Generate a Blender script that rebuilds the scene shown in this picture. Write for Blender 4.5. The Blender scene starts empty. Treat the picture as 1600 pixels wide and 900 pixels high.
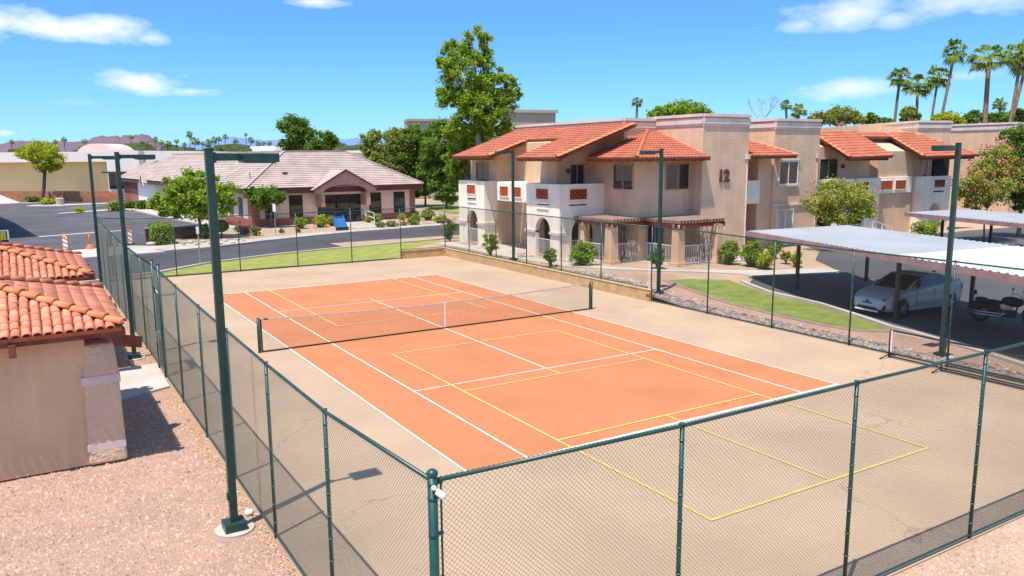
import bpy, bmesh, math, random
from math import sin, cos, pi, sqrt, atan2
from mathutils import Vector, Matrix, noise
from mathutils.geometry import tessellate_polygon
random.seed(7)
sc = bpy.context.scene
COL = sc.collection

# ------------------------------------------------------------------ camera
CAM = Vector((-12.259, -24.663, 5.963))
YAW, PITCH, ROLL, FOC = 0.5474, 0.1639, -0.0081, 1244.85
_f = Vector((sin(YAW)*cos(PITCH), cos(YAW)*cos(PITCH), -sin(PITCH)))
_r = Vector((cos(YAW), -sin(YAW), 0))
_u = _r.cross(_f)
RT = _r*cos(ROLL) + _u*sin(ROLL)
UP = -_r*sin(ROLL) + _u*cos(ROLL)
FW = _f
cam_d = bpy.data.cameras.new('camera'); cam = bpy.data.objects.new('camera', cam_d); COL.objects.link(cam)
M = Matrix(((RT.x, UP.x, -FW.x, CAM.x), (RT.y, UP.y, -FW.y, CAM.y), (RT.z, UP.z, -FW.z, CAM.z), (0, 0, 0, 1)))
cam.matrix_world = M
cam_d.sensor_width = 36; cam_d.lens = FOC/1600*36; cam_d.clip_start = .1; cam_d.clip_end = 20000
sc.camera = cam

# ------------------------------------------------------------------ sun, sky, exposure
SUNV = Vector((-.318, -.165, 1)).normalized()
SUN_EL = math.asin(SUNV.z); SUN_AZ = atan2(SUNV.x, SUNV.y)
sd = bpy.data.lights.new('sun', 'SUN'); sd.energy = 4.2; sd.angle = math.radians(.53); sd.color = (1, .935, .85)
so = bpy.data.objects.new('sun', sd); COL.objects.link(so)
so.rotation_euler = (-SUNV).to_track_quat('-Z', 'Y').to_euler()
sc.view_settings.view_transform = 'Standard'; sc.view_settings.look = 'None'
sc.view_settings.exposure = .68; sc.view_settings.gamma = 1

def ray(u, v):
    return (FW*FOC + RT*(u-800) + UP*(450-v))
def onZ(u, v, z=0.):
    d = ray(u, v); return CAM + d*((z-CAM.z)/d.z)
def onX(u, v, X):
    d = ray(u, v); return CAM + d*((X-CAM.x)/d.x)
def onY(u, v, Y):
    d = ray(u, v); return CAM + d*((Y-CAM.y)/d.y)
def atD(u, v, D):
    return CAM + ray(u, v)*(D/FOC)

w = bpy.data.worlds.new('World'); sc.world = w; w.use_nodes = True
nt = w.node_tree; N = nt.nodes; L = nt.links; N.clear()
out = N.new('ShaderNodeOutputWorld'); bg = N.new('ShaderNodeBackground'); bg.inputs[1].default_value = .15
sky = N.new('ShaderNodeTexSky'); sky.sky_type = 'NISHITA'; sky.sun_disc = False
sky.sun_elevation = SUN_EL; sky.sun_rotation = SUN_AZ; sky.air_density = 1.0; sky.dust_density = .1; sky.ozone_density = 2.2; sky.altitude = 400
hs = N.new('ShaderNodeHueSaturation'); hs.inputs['Saturation'].default_value = 1.0
tint = N.new('ShaderNodeMix'); tint.data_type = 'RGBA'; tint.blend_type = 'MULTIPLY'; tint.inputs['Factor'].default_value = 1; tint.inputs['B'].default_value = (.26, .49, .77, 1)
tcz = N.new('ShaderNodeTexCoord'); sz = N.new('ShaderNodeSeparateXYZ'); L.new(tcz.outputs['Generated'], sz.inputs[0])
fz = N.new('ShaderNodeMapRange'); fz.interpolation_type = 'SMOOTHSTEP'; fz.inputs['From Min'].default_value = .15; fz.inputs['From Max'].default_value = .46
fz.inputs['To Min'].default_value = 1; fz.inputs['To Max'].default_value = 0; L.new(sz.outputs['Z'], fz.inputs['Value']); L.new(fz.outputs[0], tint.inputs['Factor'])
L.new(sky.outputs[0], tint.inputs['A']); L.new(tint.outputs['Result'], hs.inputs['Color'])
tc = N.new('ShaderNodeTexCoord')
nz = N.new('ShaderNodeTexNoise'); nz.inputs['Scale'].default_value = 17; nz.inputs['Detail'].default_value = 7; nz.inputs['Roughness'].default_value = .62
mpn = N.new('ShaderNodeMapping'); mpn.inputs['Scale'].default_value = (1, 1, 2.4)
L.new(tc.outputs['Generated'], mpn.inputs['Vector']); L.new(mpn.outputs[0], nz.inputs['Vector'])
def mth(op, a, b=None, c=None):
    n = N.new('ShaderNodeMath'); n.operation = op
    for i, x in enumerate((a, b, c)):
        if x is None: continue
        if isinstance(x, (int, float)): n.inputs[i].default_value = x
        else: L.new(x, n.inputs[i])
    return n.outputs[0]
def dotn(vec):
    n = N.new('ShaderNodeVectorMath'); n.operation = 'DOT_PRODUCT'; L.new(tc.outputs['Generated'], n.inputs[0]); n.inputs[1].default_value = vec
    return n.outputs['Value']
total = None
# puffy fair-weather clouds as (direction, half width, half height, density)
CL = [(-25, 30, 70, 26, 1), (90, 44, 125, 20, 1), (170, 36, 55, 14, .8), (238, 60, 28, 9, .55), (222, 131, 66, 17, 1), (300, 143, 46, 8, .6), (490, 3, 45, 9, .8),
      (1335, 20, 82, 24, .75), (1250, 40, 34, 11, .55), (1395, 30, 38, 15, .6), (1510, 2, 110, 19, .7), (1335, 139, 78, 17, .65), (1510, 118, 45, 8, .3), (8, 207, 16, 5, .7),
      (110, 160, 40, 6, .12)]
for (u, v, a, b, dn) in CL:
    d = ray(u, v).normalized(); rr = d.cross(Vector((0, 0, 1))).normalized(); uu = rr.cross(d)
    x = mth('DIVIDE', dotn(rr), a/FOC); y = mth('DIVIDE', dotn(uu), b/FOC)
    r2 = mth('ADD', mth('MULTIPLY', x, x), mth('MULTIPLY', y, y))
    q = mth('SUBTRACT', 1.0, mth('SQRT', r2))
    q = mth('ADD', q, mth('MULTIPLY', mth('SUBTRACT', nz.outputs['Fac'], .5), 2.1))
    q = mth('MULTIPLY', mth('MINIMUM', mth('MAXIMUM', mth('MULTIPLY', q, .95), 0.), 1.), dn)
    q = mth('MULTIPLY', q, mth('GREATER_THAN', dotn(d), .5))
    q = mth('MULTIPLY', q, mth('LESS_THAN', r2, 4.))
    total = q if total is None else mth('MAXIMUM', total, q)
mixc = N.new('ShaderNodeMix'); mixc.data_type = 'RGBA'
L.new(mth('POWER', total, .9), mixc.inputs['Factor']); L.new(hs.outputs[0], mixc.inputs['A']); mixc.inputs['B'].default_value = (4.7, 4.9, 5.3, 1)
L.new(mixc.outputs['Result'], bg.inputs[0]); L.new(bg.outputs[0], out.inputs[0])

# ------------------------------------------------------------------ materials
MATS = {}
def mat(name, col, rough=.8, var=.12, scale=3., bump=0., bscale=40., metal=0., spec=.4, col2=None, objvar=0., fine=0., fscale=60., detail=5, transl=0., island=0., bdist=.02, coat=0., streak=0.):
    if name in MATS: return MATS[name]
    m = bpy.data.materials.new(name); m.use_nodes = True; t = m.node_tree; n = t.nodes; l = t.links
    p = n['Principled BSDF']; p.inputs['Roughness'].default_value = rough; p.inputs['Metallic'].default_value = metal
    p.inputs['Specular IOR Level'].default_value = spec; p.inputs['Coat Weight'].default_value = coat
    geo = n.new('ShaderNodeNewGeometry')
    ns = n.new('ShaderNodeTexNoise'); ns.inputs['Scale'].default_value = scale; ns.inputs['Detail'].default_value = detail
    l.new(geo.outputs['Position'], ns.inputs['Vector'])
    ramp = n.new('ShaderNodeMix'); ramp.data_type = 'RGBA'
    c2 = col2 if col2 else tuple(min(1, c*(1+var*1.6)) for c in col)
    c1 = tuple(c*(1-var*1.6) for c in col) if not col2 else col
    ramp.inputs['A'].default_value = (*c1, 1); ramp.inputs['B'].default_value = (*c2, 1)
    mr = n.new('ShaderNodeMapRange'); mr.inputs['From Min'].default_value = .3; mr.inputs['From Max'].default_value = .7
    l.new(ns.outputs['Fac'], mr.inputs['Value']); l.new(mr.outputs[0], ramp.inputs['Factor'])
    cur = ramp.outputs['Result']
    def scalecol(cur, sock, lo, hi):
        a = n.new('ShaderNodeMapRange'); a.inputs['To Min'].default_value = lo; a.inputs['To Max'].default_value = hi; l.new(sock, a.inputs['Value'])
        h = n.new('ShaderNodeHueSaturation'); l.new(a.outputs[0], h.inputs['Value']); l.new(cur, h.inputs['Color']); return h.outputs[0]
    if fine:
        nf = n.new('ShaderNodeTexNoise'); nf.inputs['Scale'].default_value = fscale; nf.inputs['Detail'].default_value = 3
        l.new(geo.outputs['Position'], nf.inputs['Vector']); cur = scalecol(cur, nf.outputs['Fac'], 1-fine*2, 1+fine*2)
    if objvar:
        oi = n.new('ShaderNodeObjectInfo'); cur = scalecol(cur, oi.outputs['Random'], 1-objvar, 1+objvar)
    if island:
        cur = scalecol(cur, geo.outputs['Random Per Island'], 1-island, 1+island)
    l.new(cur, p.inputs['Base Color'])
    if streak:
        mp_ = n.new('ShaderNodeMapping'); mp_.inputs['Scale'].default_value = (2.6, 2.6, .22); l.new(geo.outputs['Position'], mp_.inputs['Vector'])
        nk = n.new('ShaderNodeTexNoise'); nk.inputs['Scale'].default_value = 1.; nk.inputs['Detail'].default_value = 6; nk.inputs['Roughness'].default_value = .6; l.new(mp_.outputs[0], nk.inputs['Vector']); cur = scalecol(cur, nk.outputs['Fac'], 1-streak*2, 1+streak*2)
        l.new(cur, p.inputs['Base Color'])
    if bump:
        nb = n.new('ShaderNodeTexNoise'); nb.inputs['Scale'].default_value = bscale; nb.inputs['Detail'].default_value = 4
        l.new(geo.outputs['Position'], nb.inputs['Vector'])
        b = n.new('ShaderNodeBump'); b.inputs['Strength'].default_value = bump; b.inputs['Distance'].default_value = bdist
        l.new(nb.outputs['Fac'], b.inputs['Height']); l.new(b.outputs[0], p.inputs['Normal'])
    if transl:
        tr = n.new('ShaderNodeBsdfTranslucent'); l.new(cur, tr.inputs['Color']); mx = n.new('ShaderNodeMixShader'); mx.inputs[0].default_value = transl
        l.new(p.outputs[0], mx.inputs[1]); l.new(tr.outputs[0], mx.inputs[2]); l.new(mx.outputs[0], n['Material Output'].inputs['Surface'])
    MATS[name] = m; return m

def crackmat(name, base, col, crack, cscale, stain=.9, **k):
    """painted court surface with thin wandering cracks, stains and scuffs"""
    m = mat(name, col, **k); t = m.node_tree; n = t.nodes; l = t.links; p = n['Principled BSDF']
    cur = p.inputs['Base Color'].links[0].from_socket
    geo = n.new('ShaderNodeNewGeometry')
    nd = n.new('ShaderNodeTexNoise'); nd.inputs['Scale'].default_value = .8; nd.inputs['Detail'].default_value = 6
    l.new(geo.outputs['Position'], nd.inputs['Vector'])
    ad = n.new('ShaderNodeVectorMath'); ad.operation = 'MULTIPLY_ADD'; l.new(nd.outputs['Color'], ad.inputs[0]); ad.inputs[1].default_value = (2.2, 2.2, 0); l.new(geo.outputs['Position'], ad.inputs[2])
    vo = n.new('ShaderNodeTexVoronoi'); vo.feature = 'DISTANCE_TO_EDGE'; vo.inputs['Scale'].default_value = cscale; l.new(ad.outputs[0], vo.inputs['Vector'])
    lt = n.new('ShaderNodeMapRange'); lt.inputs['From Min'].default_value = 0; lt.inputs['From Max'].default_value = .0040*cscale/.12; lt.inputs['To Min'].default_value = 1; lt.inputs['To Max'].default_value = 0
    l.new(vo.outputs['Distance'], lt.inputs['Value'])
    nm = n.new('ShaderNodeTexNoise'); nm.inputs['Scale'].default_value = .33; nm.inputs['Detail'].default_value = 2; l.new(geo.outputs['Position'], nm.inputs['Vector'])
    gt = n.new('ShaderNodeMapRange'); gt.inputs['From Min'].default_value = .44; gt.inputs['From Max'].default_value = .60; l.new(nm.outputs['Fac'], gt.inputs['Value'])
    mu = n.new('ShaderNodeMath'); mu.operation = 'MULTIPLY'; l.new(lt.outputs[0], mu.inputs[0]); l.new(gt.outputs[0], mu.inputs[1])
    mu2 = n.new('ShaderNodeMath'); mu2.operation = 'MULTIPLY'; l.new(mu.outputs[0], mu2.inputs[0]); mu2.inputs[1].default_value = .5
    mx = n.new('ShaderNodeMix'); mx.data_type = 'RGBA'; l.new(mu2.outputs[0], mx.inputs['Factor']); l.new(cur, mx.inputs['A']); mx.inputs['B'].default_value = (*crack, 1)
    ns2 = n.new('ShaderNodeTexNoise'); ns2.inputs['Scale'].default_value = .42; ns2.inputs['Detail'].default_value = 9; ns2.inputs['Roughness'].default_value = .65; ns2.inputs['Distortion'].default_value = .6
    l.new(geo.outputs['Position'], ns2.inputs['Vector'])
    s3 = n.new('ShaderNodeMapRange'); s3.inputs['From Min'].default_value = .52; s3.inputs['From Max'].default_value = .66; s3.inputs['To Min'].default_value = 1.; s3.inputs['To Max'].default_value = stain; l.new(ns2.outputs['Fac'], s3.inputs['Value'])
    h2 = n.new('ShaderNodeHueSaturation'); l.new(s3.outputs[0], h2.inputs['Value']); l.new(mx.outputs['Result'], h2.inputs['Color'])
    l.new(h2.outputs[0], p.inputs['Base Color']); return m

m_orange = crackmat('court_orange', None, (.44, .165, .066), (.22, .07, .035), .12, stain=.95, rough=.85, var=.045, scale=.5, fine=.03, fscale=14, bump=.05, bscale=90)
m_tanc = crackmat('court_tan', None, (.40, .285, .185), (.15, .11, .07), .14, stain=.96, rough=.85, var=.07, scale=.35, fine=.035, fscale=9, bump=.05, bscale=90)
m_wline = mat('white_line_paint', (.50, .42, .36), .7, .08, 7, col2=(.68, .64, .58))
m_yline = mat('yellow_line_paint', (.54, .38, .10), .7, .10, 6, col2=(.62, .51, .15))
m_asph = crackmat('asphalt', None, (.066, .064, .068), (.03,.03,.03), .10, rough=.85, var=.16, scale=.25, bump=.25, bscale=120, bdist=.01, fine=.10, fscale=40)
m_asph2 = mat('asphalt_lot', (.075, .075, .078), .85, .18, .2, bump=.25, bscale=120, bdist=.01, fine=.10, fscale=40)
m_conc = mat('concrete', (.46, .41, .35), .85, .09, .6, bump=.1, bscale=60, fine=.05, fscale=20)
m_gravel = mat('pink_gravel', (.39, .25, .175), .95, .07, .8, bump=.9, bscale=45, bdist=.03, fine=.26, fscale=34)
m_gravel2 = mat('tan_gravel', (.42, .30, .20), .95, .08, .8, bump=.8, bscale=40, bdist=.03, fine=.22, fscale=30)
m_dirt = mat('desert_ground', (.30, .23, .16), .95, .25, .05, fine=.1, fscale=3)
m_grass = mat('lawn_green', (.13, .20, .03), .9, .28, 1.6, col2=(.27, .29, .06), bump=.8, bscale=70, bdist=.04, fine=.2, fscale=45)
m_grass2 = mat('lawn_dry', (.22, .28, .04), .9, .25, 1.2, col2=(.38, .36, .09), bump=.8, bscale=70, bdist=.04, fine=.2, fscale=30)
m_green = mat('green_paint', (.010, .058, .047), .38, .12, 4, spec=.5)
m_lampg = mat('lamp_green_paint', (.011, .048, .040), .36, .15, 5, spec=.5)
m_wire = mat('green_wire', (.045, .055, .042), .5, .1, 3)
m_tie = mat('wire_tie', (.10, .17, .15), .4, .1, 3, metal=.3)
m_steel = mat('galvanised', (.55, .56, .56), .35, .1, 6, metal=.8)
m_black = mat('black_rubber', (.018, .018, .02), .6, .1, 6)
m_netblk = mat('net_cord', (.03, .028, .028), .7, .1, 3)
m_white = mat('white_paint', (.80, .78, .74), .55, .05, 3)
m_netpost = mat('net_post_green', (.02, .075, .03), .4, .1, 3)
m_stucco = mat('tan_stucco', (.68, .465, .30), .92, .07, .9, bump=.8, bscale=13, bdist=.03, fine=.04, fscale=25, streak=.10)
m_stucco_y = mat('yellow_tan_stucco', (.68, .45, .27), .92, .07, .9, bump=.8, bscale=13, bdist=.03, fine=.04, fscale=25, streak=.10)
m_stuccow = mat('white_stucco', (.90, .79, .64), .9, .05, .9, bump=.45, bscale=14, bdist=.025, fine=.03, fscale=25, streak=.10)
m_trim = mat('pale_trim', (.70, .56, .49), .85, .06, 1.2, bump=.2, bscale=20, streak=.10)
m_wallblk = mat('block_wall_paint', (.52, .34, .16), .9, .10, 2.2, bump=.5, bscale=30, objvar=.06, fine=.08, fscale=18)
m_tile = mat('terracotta_tile', (.68, .205, .105), .85, .14, 5, bump=.35, bscale=50, objvar=.17, fine=.07, fscale=24, spec=.2, col2=(.72, .31, .20))
m_tilefar = mat('terracotta_roof', (.41, .125, .068), .8, .10, 1.6, island=.0, fine=.14, fscale=7)
m_cap = mat('ridge_cap_tile', (.66, .225, .09), .75, .12, 3, objvar=.15, bump=.2, bscale=40)
m_beam = mat('redwood_beam', (.20, .060, .035), .8, .25, 3, bump=.3, bscale=20)
m_pergtop = mat('pergola_boards', (.34, .215, .16), .85, .15, 3)
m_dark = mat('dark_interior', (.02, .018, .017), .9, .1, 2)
m_glass = mat('dark_window_glass', (.028, .030, .034), .06, .1, 1, spec=.9)
m_mirror = mat('reflective_glass', (.05, .055, .05), .03, .1, 1, spec=1.0, metal=.55)
m_frame = mat('tan_window_frame', (.42, .33, .27), .6, .05, 3)
m_blk_frame = mat('black_window_frame', (.02, .02, .022), .4, .05, 3)
m_lattice = mat('terracotta_lattice', (.50, .10, .035), .8, .1, 3)
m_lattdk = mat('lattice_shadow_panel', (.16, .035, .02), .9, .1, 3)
m_rail = mat('white_railing', (.78, .76, .74), .5, .05, 3)
m_officewall = mat('mauve_stucco', (.78, .60, .47), .9, .05, 1, bump=.2, bscale=15, streak=.10)
m_officebr = mat('office_brick', (.34, .12, .09), .9, .25, 7, bump=.5, bscale=25, fine=.2, fscale=20)
m_fascia = mat('maroon_fascia', (.12, .045, .038), .7, .15, 3)
m_gable = mat('dusty_rose_gable', (.50, .27, .22), .85, .08, 2)
m_conctile = mat('mauve_concrete_tile', (.41, .325, .275), .9, .12, .8, fine=.12, fscale=8)
m_mallwall = mat('ochre_stucco', (.95, .66, .32), .9, .07, .15)
m_mallband = mat('cream_parapet', (.80, .72, .64), .9, .03, .2)
m_malldome = mat('pink_vault', (.62, .42, .38), .9, .05, .3)
m_mallbrick = mat('orange_block_wall', (.40, .17, .08), .9, .15, 2, fine=.12, fscale=6)
m_bark = mat('bark', (.16, .11, .075), .95, .25, 8, bump=.6, bscale=30)
m_palebark = mat('pale_bark', (.33, .27, .20), .95, .2, 6, bump=.5, bscale=30)
m_palmbark = mat('palm_bark', (.20, .135, .09), .95, .3, 6, bump=.5, bscale=20)
m_rockg = mat('grey_rock', (.40, .32, .26), .95, .2, 5, island=.35, bump=.4, bscale=30)
m_peb = mat('pink_pebble', (.47, .315, .235), .95, .12, 5, island=.34)
m_boulder = mat('pale_boulder', (.50, .42, .33), .95, .2, 4, bump=.5, bscale=14, objvar=.2)
m_carpaint = mat('silver_white_paint', (.42, .44, .46), .22, .03, 2, spec=.6, coat=.6)
m_metalroof = mat('blue_grey_metal_roof', (.33, .34, .345), .45, .06, .5, metal=.0, spec=.5)
m_metalroof2 = mat('white_metal_roof', (.52, .53, .54), .45, .04, .5, spec=.5)
m_fasciap = mat('faded_pink_fascia', (.36, .21, .20), .7, .12, 3)
m_steelpost = mat('brown_steel_post', (.07, .05, .045), .6, .1, 3)
m_num = mat('rust_red_numerals', (.13, .045, .035), .7, .05, 3)
m_yellow = mat('yellow_sign', (.75, .58, .03), .6, .05, 3)
m_orangep = mat('safety_orange', (.80, .12, .03), .6, .05, 3)
m_blue = mat('blue_plastic', (.02, .14, .42), .4, .1, 3)
m_chrome = mat('chrome', (.7, .7, .72), .15, .03, 3, metal=1)
m_pinkw = mat('pink_white_strap', (.78, .62, .66), .7, .15, 9)
def leafm(name, col, isl=.38, tr=.42, col2=None): return mat(name, col, .65, .25, 1.2, island=isl, transl=tr, spec=.25, col2=col2)
m_leaf = leafm('leaf_bright', (.19, .30, .022), col2=(.32, .44, .035))
m_leafy = leafm('leaf_yellow_green', (.34, .40, .022), col2=(.48, .50, .035))
m_leafd = leafm('leaf_deep', (.10, .19, .022), col2=(.17, .28, .03))
m_leafo = leafm('leaf_olive', (.20, .25, .05), col2=(.32, .36, .07))
m_leafp = leafm('leaf_palm', (.13, .21, .03), col2=(.25, .33, .05))
m_leafm = leafm('leaf_mid', (.13, .22, .022), col2=(.22, .32, .035))
m_leafy2 = leafm('leaf_oleander', (.27, .32, .04), col2=(.44, .46, .08))
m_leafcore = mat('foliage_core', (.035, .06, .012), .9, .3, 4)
m_pinkfl = leafm('pink_blossom', (.62, .12, .15), .25, .2)
m_leaffar = leafm('leaf_far', (.13, .20, .045), col2=(.24, .30, .06))

# ------------------------------------------------------------------ mesh helpers
class B:
    def __init__(s): s.v = []; s.f = []; s.mi = []
    def add(s, vs, fs, mi=0):
        o = len(s.v); s.v += [tuple(x) for x in vs]; s.f += [tuple(i+o for i in f) for f in fs]; s.mi += [mi]*len(fs); return s
    def box(s, a, b, mi=0):
        x0, y0, z0 = a; x1, y1, z1 = b
        return s.add([(x0,y0,z0),(x1,y0,z0),(x1,y1,z0),(x0,y1,z0),(x0,y0,z1),(x1,y0,z1),(x1,y1,z1),(x0,y1,z1)], [(0,3,2,1),(4,5,6,7),(0,1,5,4),(1,2,6,5),(2,3,7,6),(3,0,4,7)], mi)
    def obox(s, c, ax, ay, az, mi=0):
        c = Vector(c); P = [c+ax*i+ay*j+az*k for k in (-1,1) for (i,j) in ((-1,-1),(1,-1),(1,1),(-1,1))]
        return s.add(P, [(0,3,2,1),(4,5,6,7),(0,1,5,4),(1,2,6,5),(2,3,7,6),(3,0,4,7)], mi)
    def bar(s, a, b, wd, h, mi=0, up=(0,0,1)):
        a = Vector(a); b = Vector(b); d = b-a; l = d.length; d /= l; u_ = Vector(up)
        if abs(d.dot(u_)) > .98: u_ = Vector((1,0,0))
        sd_ = d.cross(u_).normalized(); u2 = sd_.cross(d)
        return s.obox((a+b)/2, d*l/2, sd_*wd/2, u2*h/2, mi)
    def tube(s, pts, rad, n=8, cap=True, mi=0):
        pts = [Vector(p) for p in pts]; rad = rad if isinstance(rad, (list, tuple)) else [rad]*len(pts)
        vs = []; prev = None
        for i, p in enumerate(pts):
            d = (pts[min(i+1, len(pts)-1)]-pts[max(i-1, 0)]).normalized()
            if prev is None:
                a = Vector((0,0,1)) if abs(d.z) < .9 else Vector((1,0,0)); x = d.cross(a).normalized()
            else: x = (prev-d*prev.dot(d)).normalized()
            prev = x; y = d.cross(x)
            vs += [p+(x*cos(2*pi*k/n)+y*sin(2*pi*k/n))*rad[i] for k in range(n)]
        fs = [(i*n+k, i*n+(k+1)%n, (i+1)*n+(k+1)%n, (i+1)*n+k) for i in range(len(pts)-1) for k in range(n)]
        if cap: fs += [tuple(range(n-1, -1, -1)), tuple((len(pts)-1)*n+k for k in range(n))]
        return s.add(vs, fs, mi)
    def prism(s, poly, z0, z1, mi=0):
        n = len(poly); vs = [(p[0], p[1], z0) for p in poly]+[(p[0], p[1], z1) for p in poly]
        fs = [tuple(range(n-1, -1, -1)), tuple(range(n, 2*n))]+[(i, (i+1)%n, n+(i+1)%n, n+i) for i in range(n)]
        return s.add(vs, fs, mi)
    def slab(s, poly, th, mi=0):
        """solid slab: 3D polygon thickened downwards along its normal"""
        P = [Vector(p) for p in poly]; nrm = (P[1]-P[0]).cross(P[2]-P[0]).normalized()
        if nrm.z < 0: P.reverse(); nrm = -nrm
        n = len(P); vs = P+[p-nrm*th for p in P]
        return s.add(vs, [tuple(range(n)), tuple(range(2*n-1, n-1, -1))]+[(i, n+i, n+(i+1)%n, (i+1)%n) for i in range(n)], mi)
    def ellip(s, c, r, nu=10, nv=7, jit=0., rng=random, mi=0):
        vs = []; c = Vector(c)
        for j in range(1, nv):
            for i in range(nu):
                t = pi*j/nv; p = 2*pi*i/nu; k = 1+rng.uniform(-jit, jit)
                vs.append(c+Vector((r[0]*sin(t)*cos(p)*k, r[1]*sin(t)*sin(p)*k, r[2]*cos(t)*k)))
        top = len(vs); vs += [c+Vector((0,0,r[2])), c-Vector((0,0,r[2]))]
        fs = [(j*nu+i, (j+1)*nu+i, (j+1)*nu+(i+1)%nu, j*nu+(i+1)%nu) for j in range(nv-2) for i in range(nu)]
        fs += [(top, i, (i+1)%nu) for i in range(nu)]+[(top+1, (nv-2)*nu+(i+1)%nu, (nv-2)*nu+i) for i in range(nu)]
        return s.add(vs, fs, mi)
    def rock(s, c, r, rng, mi=0):
        return s.ellip(c, r, 6, 4, .25, rng, mi)

def mesh_of(b, name, mats, smooth=False, off=None):
    me = bpy.data.meshes.new(name)
    vs = b.v if off is None else [(x-off[0], y-off[1], z-off[2]) for x, y, z in b.v]
    me.from_pydata(vs, [], b.f)
    if not isinstance(mats, (list, tuple)): mats = [mats]
    for m in mats: me.materials.append(m)
    if len(mats) > 1: me.polygons.foreach_set('material_index', b.mi)
    if smooth: me.polygons.foreach_set('use_smooth', [True]*len(b.f))
    me.update(); return me
def tag(o, label=None, cat=None, group=None, kind=None):
    if label: o['label'] = label
    if cat: o['category'] = cat
    if group: o['group'] = group
    if kind: o['kind'] = kind
    return o
def thing(name, label, cat, loc=(0,0,0), group=None):
    o = bpy.data.objects.new(name, None); COL.objects.link(o); o.location = loc; o.empty_display_size = .2
    return tag(o, label, cat, group)
def wloc(o):
    p = Vector((0,0,0))
    while o is not None: p += Vector(o.location); o = o.parent
    return p
def part(name, b, mats, parent=None, smooth=False, bevel=0, kind=None, label=None, me=None):
    if me is None: me = mesh_of(b, name, mats, smooth, off=wloc(parent) if parent else None)
    o = bpy.data.objects.new(name, me); COL.objects.link(o)
    if parent: o.parent = parent
    if bevel:
        md = o.modifiers.new('bevel', 'BEVEL'); md.width = bevel; md.segments = 2; md.limit_method = 'ANGLE'; md.angle_limit = .6
    return tag(o, label=label, kind=kind)
def inst(name, me, parent, mw):
    o = bpy.data.objects.new(name, me); COL.objects.link(o); o.parent = parent
    o.matrix_local = Matrix.Translation(-wloc(parent)) @ mw if parent else mw
    return o
def struct(name, b, mats, smooth=False): return part(name, b, mats, smooth=smooth, kind='structure')
def copy_tree(o, parent=None):
    c = o.copy(); COL.objects.link(c)
    if parent: c.parent = parent
    for ch in o.children: copy_tree(ch, c)
    return c

# wall in a vertical plane from p0 to p1 (xy), z0..z1, thickness th to the RIGHT of p0->p1 (inside), holes: (s0,s1,zb,zt,kind)
def wall(b, p0, p1, z0, z1, th=.25, holes=(), z1b=None, mi=0):
    p0 = Vector(p0[:2]); p1 = Vector(p1[:2]); d = p1-p0; Lw = d.length; d /= Lw; nrm = Vector((d.y, -d.x))*-1
    z1b = z1 if z1b is None else z1b
    loops = [[(0, z0), (Lw, z0), (Lw, z1b), (0, z1)]]
    for h in holes:
        s0, s1, zb, zt, k = h; lp = [(s0, zb), (s0, zt), (s1, zt), (s1, zb)]
        if k == 'arch':
            r = (s1-s0)/2; zc = zt-r*1.05
            lp = [(s0, zb)]+[((s0+s1)/2-r*cos(pi*i/12), zc+r*1.05*sin(pi*i/12)) for i in range(13)]+[(s1, zb)]
        loops.append(lp)
    tri = tessellate_polygon([[Vector((x, y, 0)) for x, y in lp] for lp in loops])
    flat = [q for lp in loops for q in lp]; n = len(flat)
    P = lambda q, t: (p0.x+d.x*q[0]+nrm.x*t, p0.y+d.y*q[0]+nrm.y*t, q[1])
    vs = [P(q, 0) for q in flat]+[P(q, th) for q in flat]
    fs = [tuple(t) for t in tri]+[tuple(n+i for i in reversed(t)) for t in tri]
    o = 0
    for lp in loops:
        m = len(lp)
        fs += [(o+i, o+(i+1)%m, n+o+(i+1)%m, n+o+i) for i in range(m)]; o += m
    b.add(vs, fs, mi); return b
def fix(o):
    bm = bmesh.new(); bm.from_mesh(o.data); bmesh.ops.recalc_face_normals(bm, faces=bm.faces); bm.to_mesh(o.data); bm.free(); return o

def bis_poly(bm, planes):
    for co, no in planes:
        bmesh.ops.bisect_plane(bm, geom=bm.verts[:]+bm.edges[:]+bm.faces[:], plane_co=co, plane_no=no, clear_outer=True, dist=1e-5)

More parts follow.
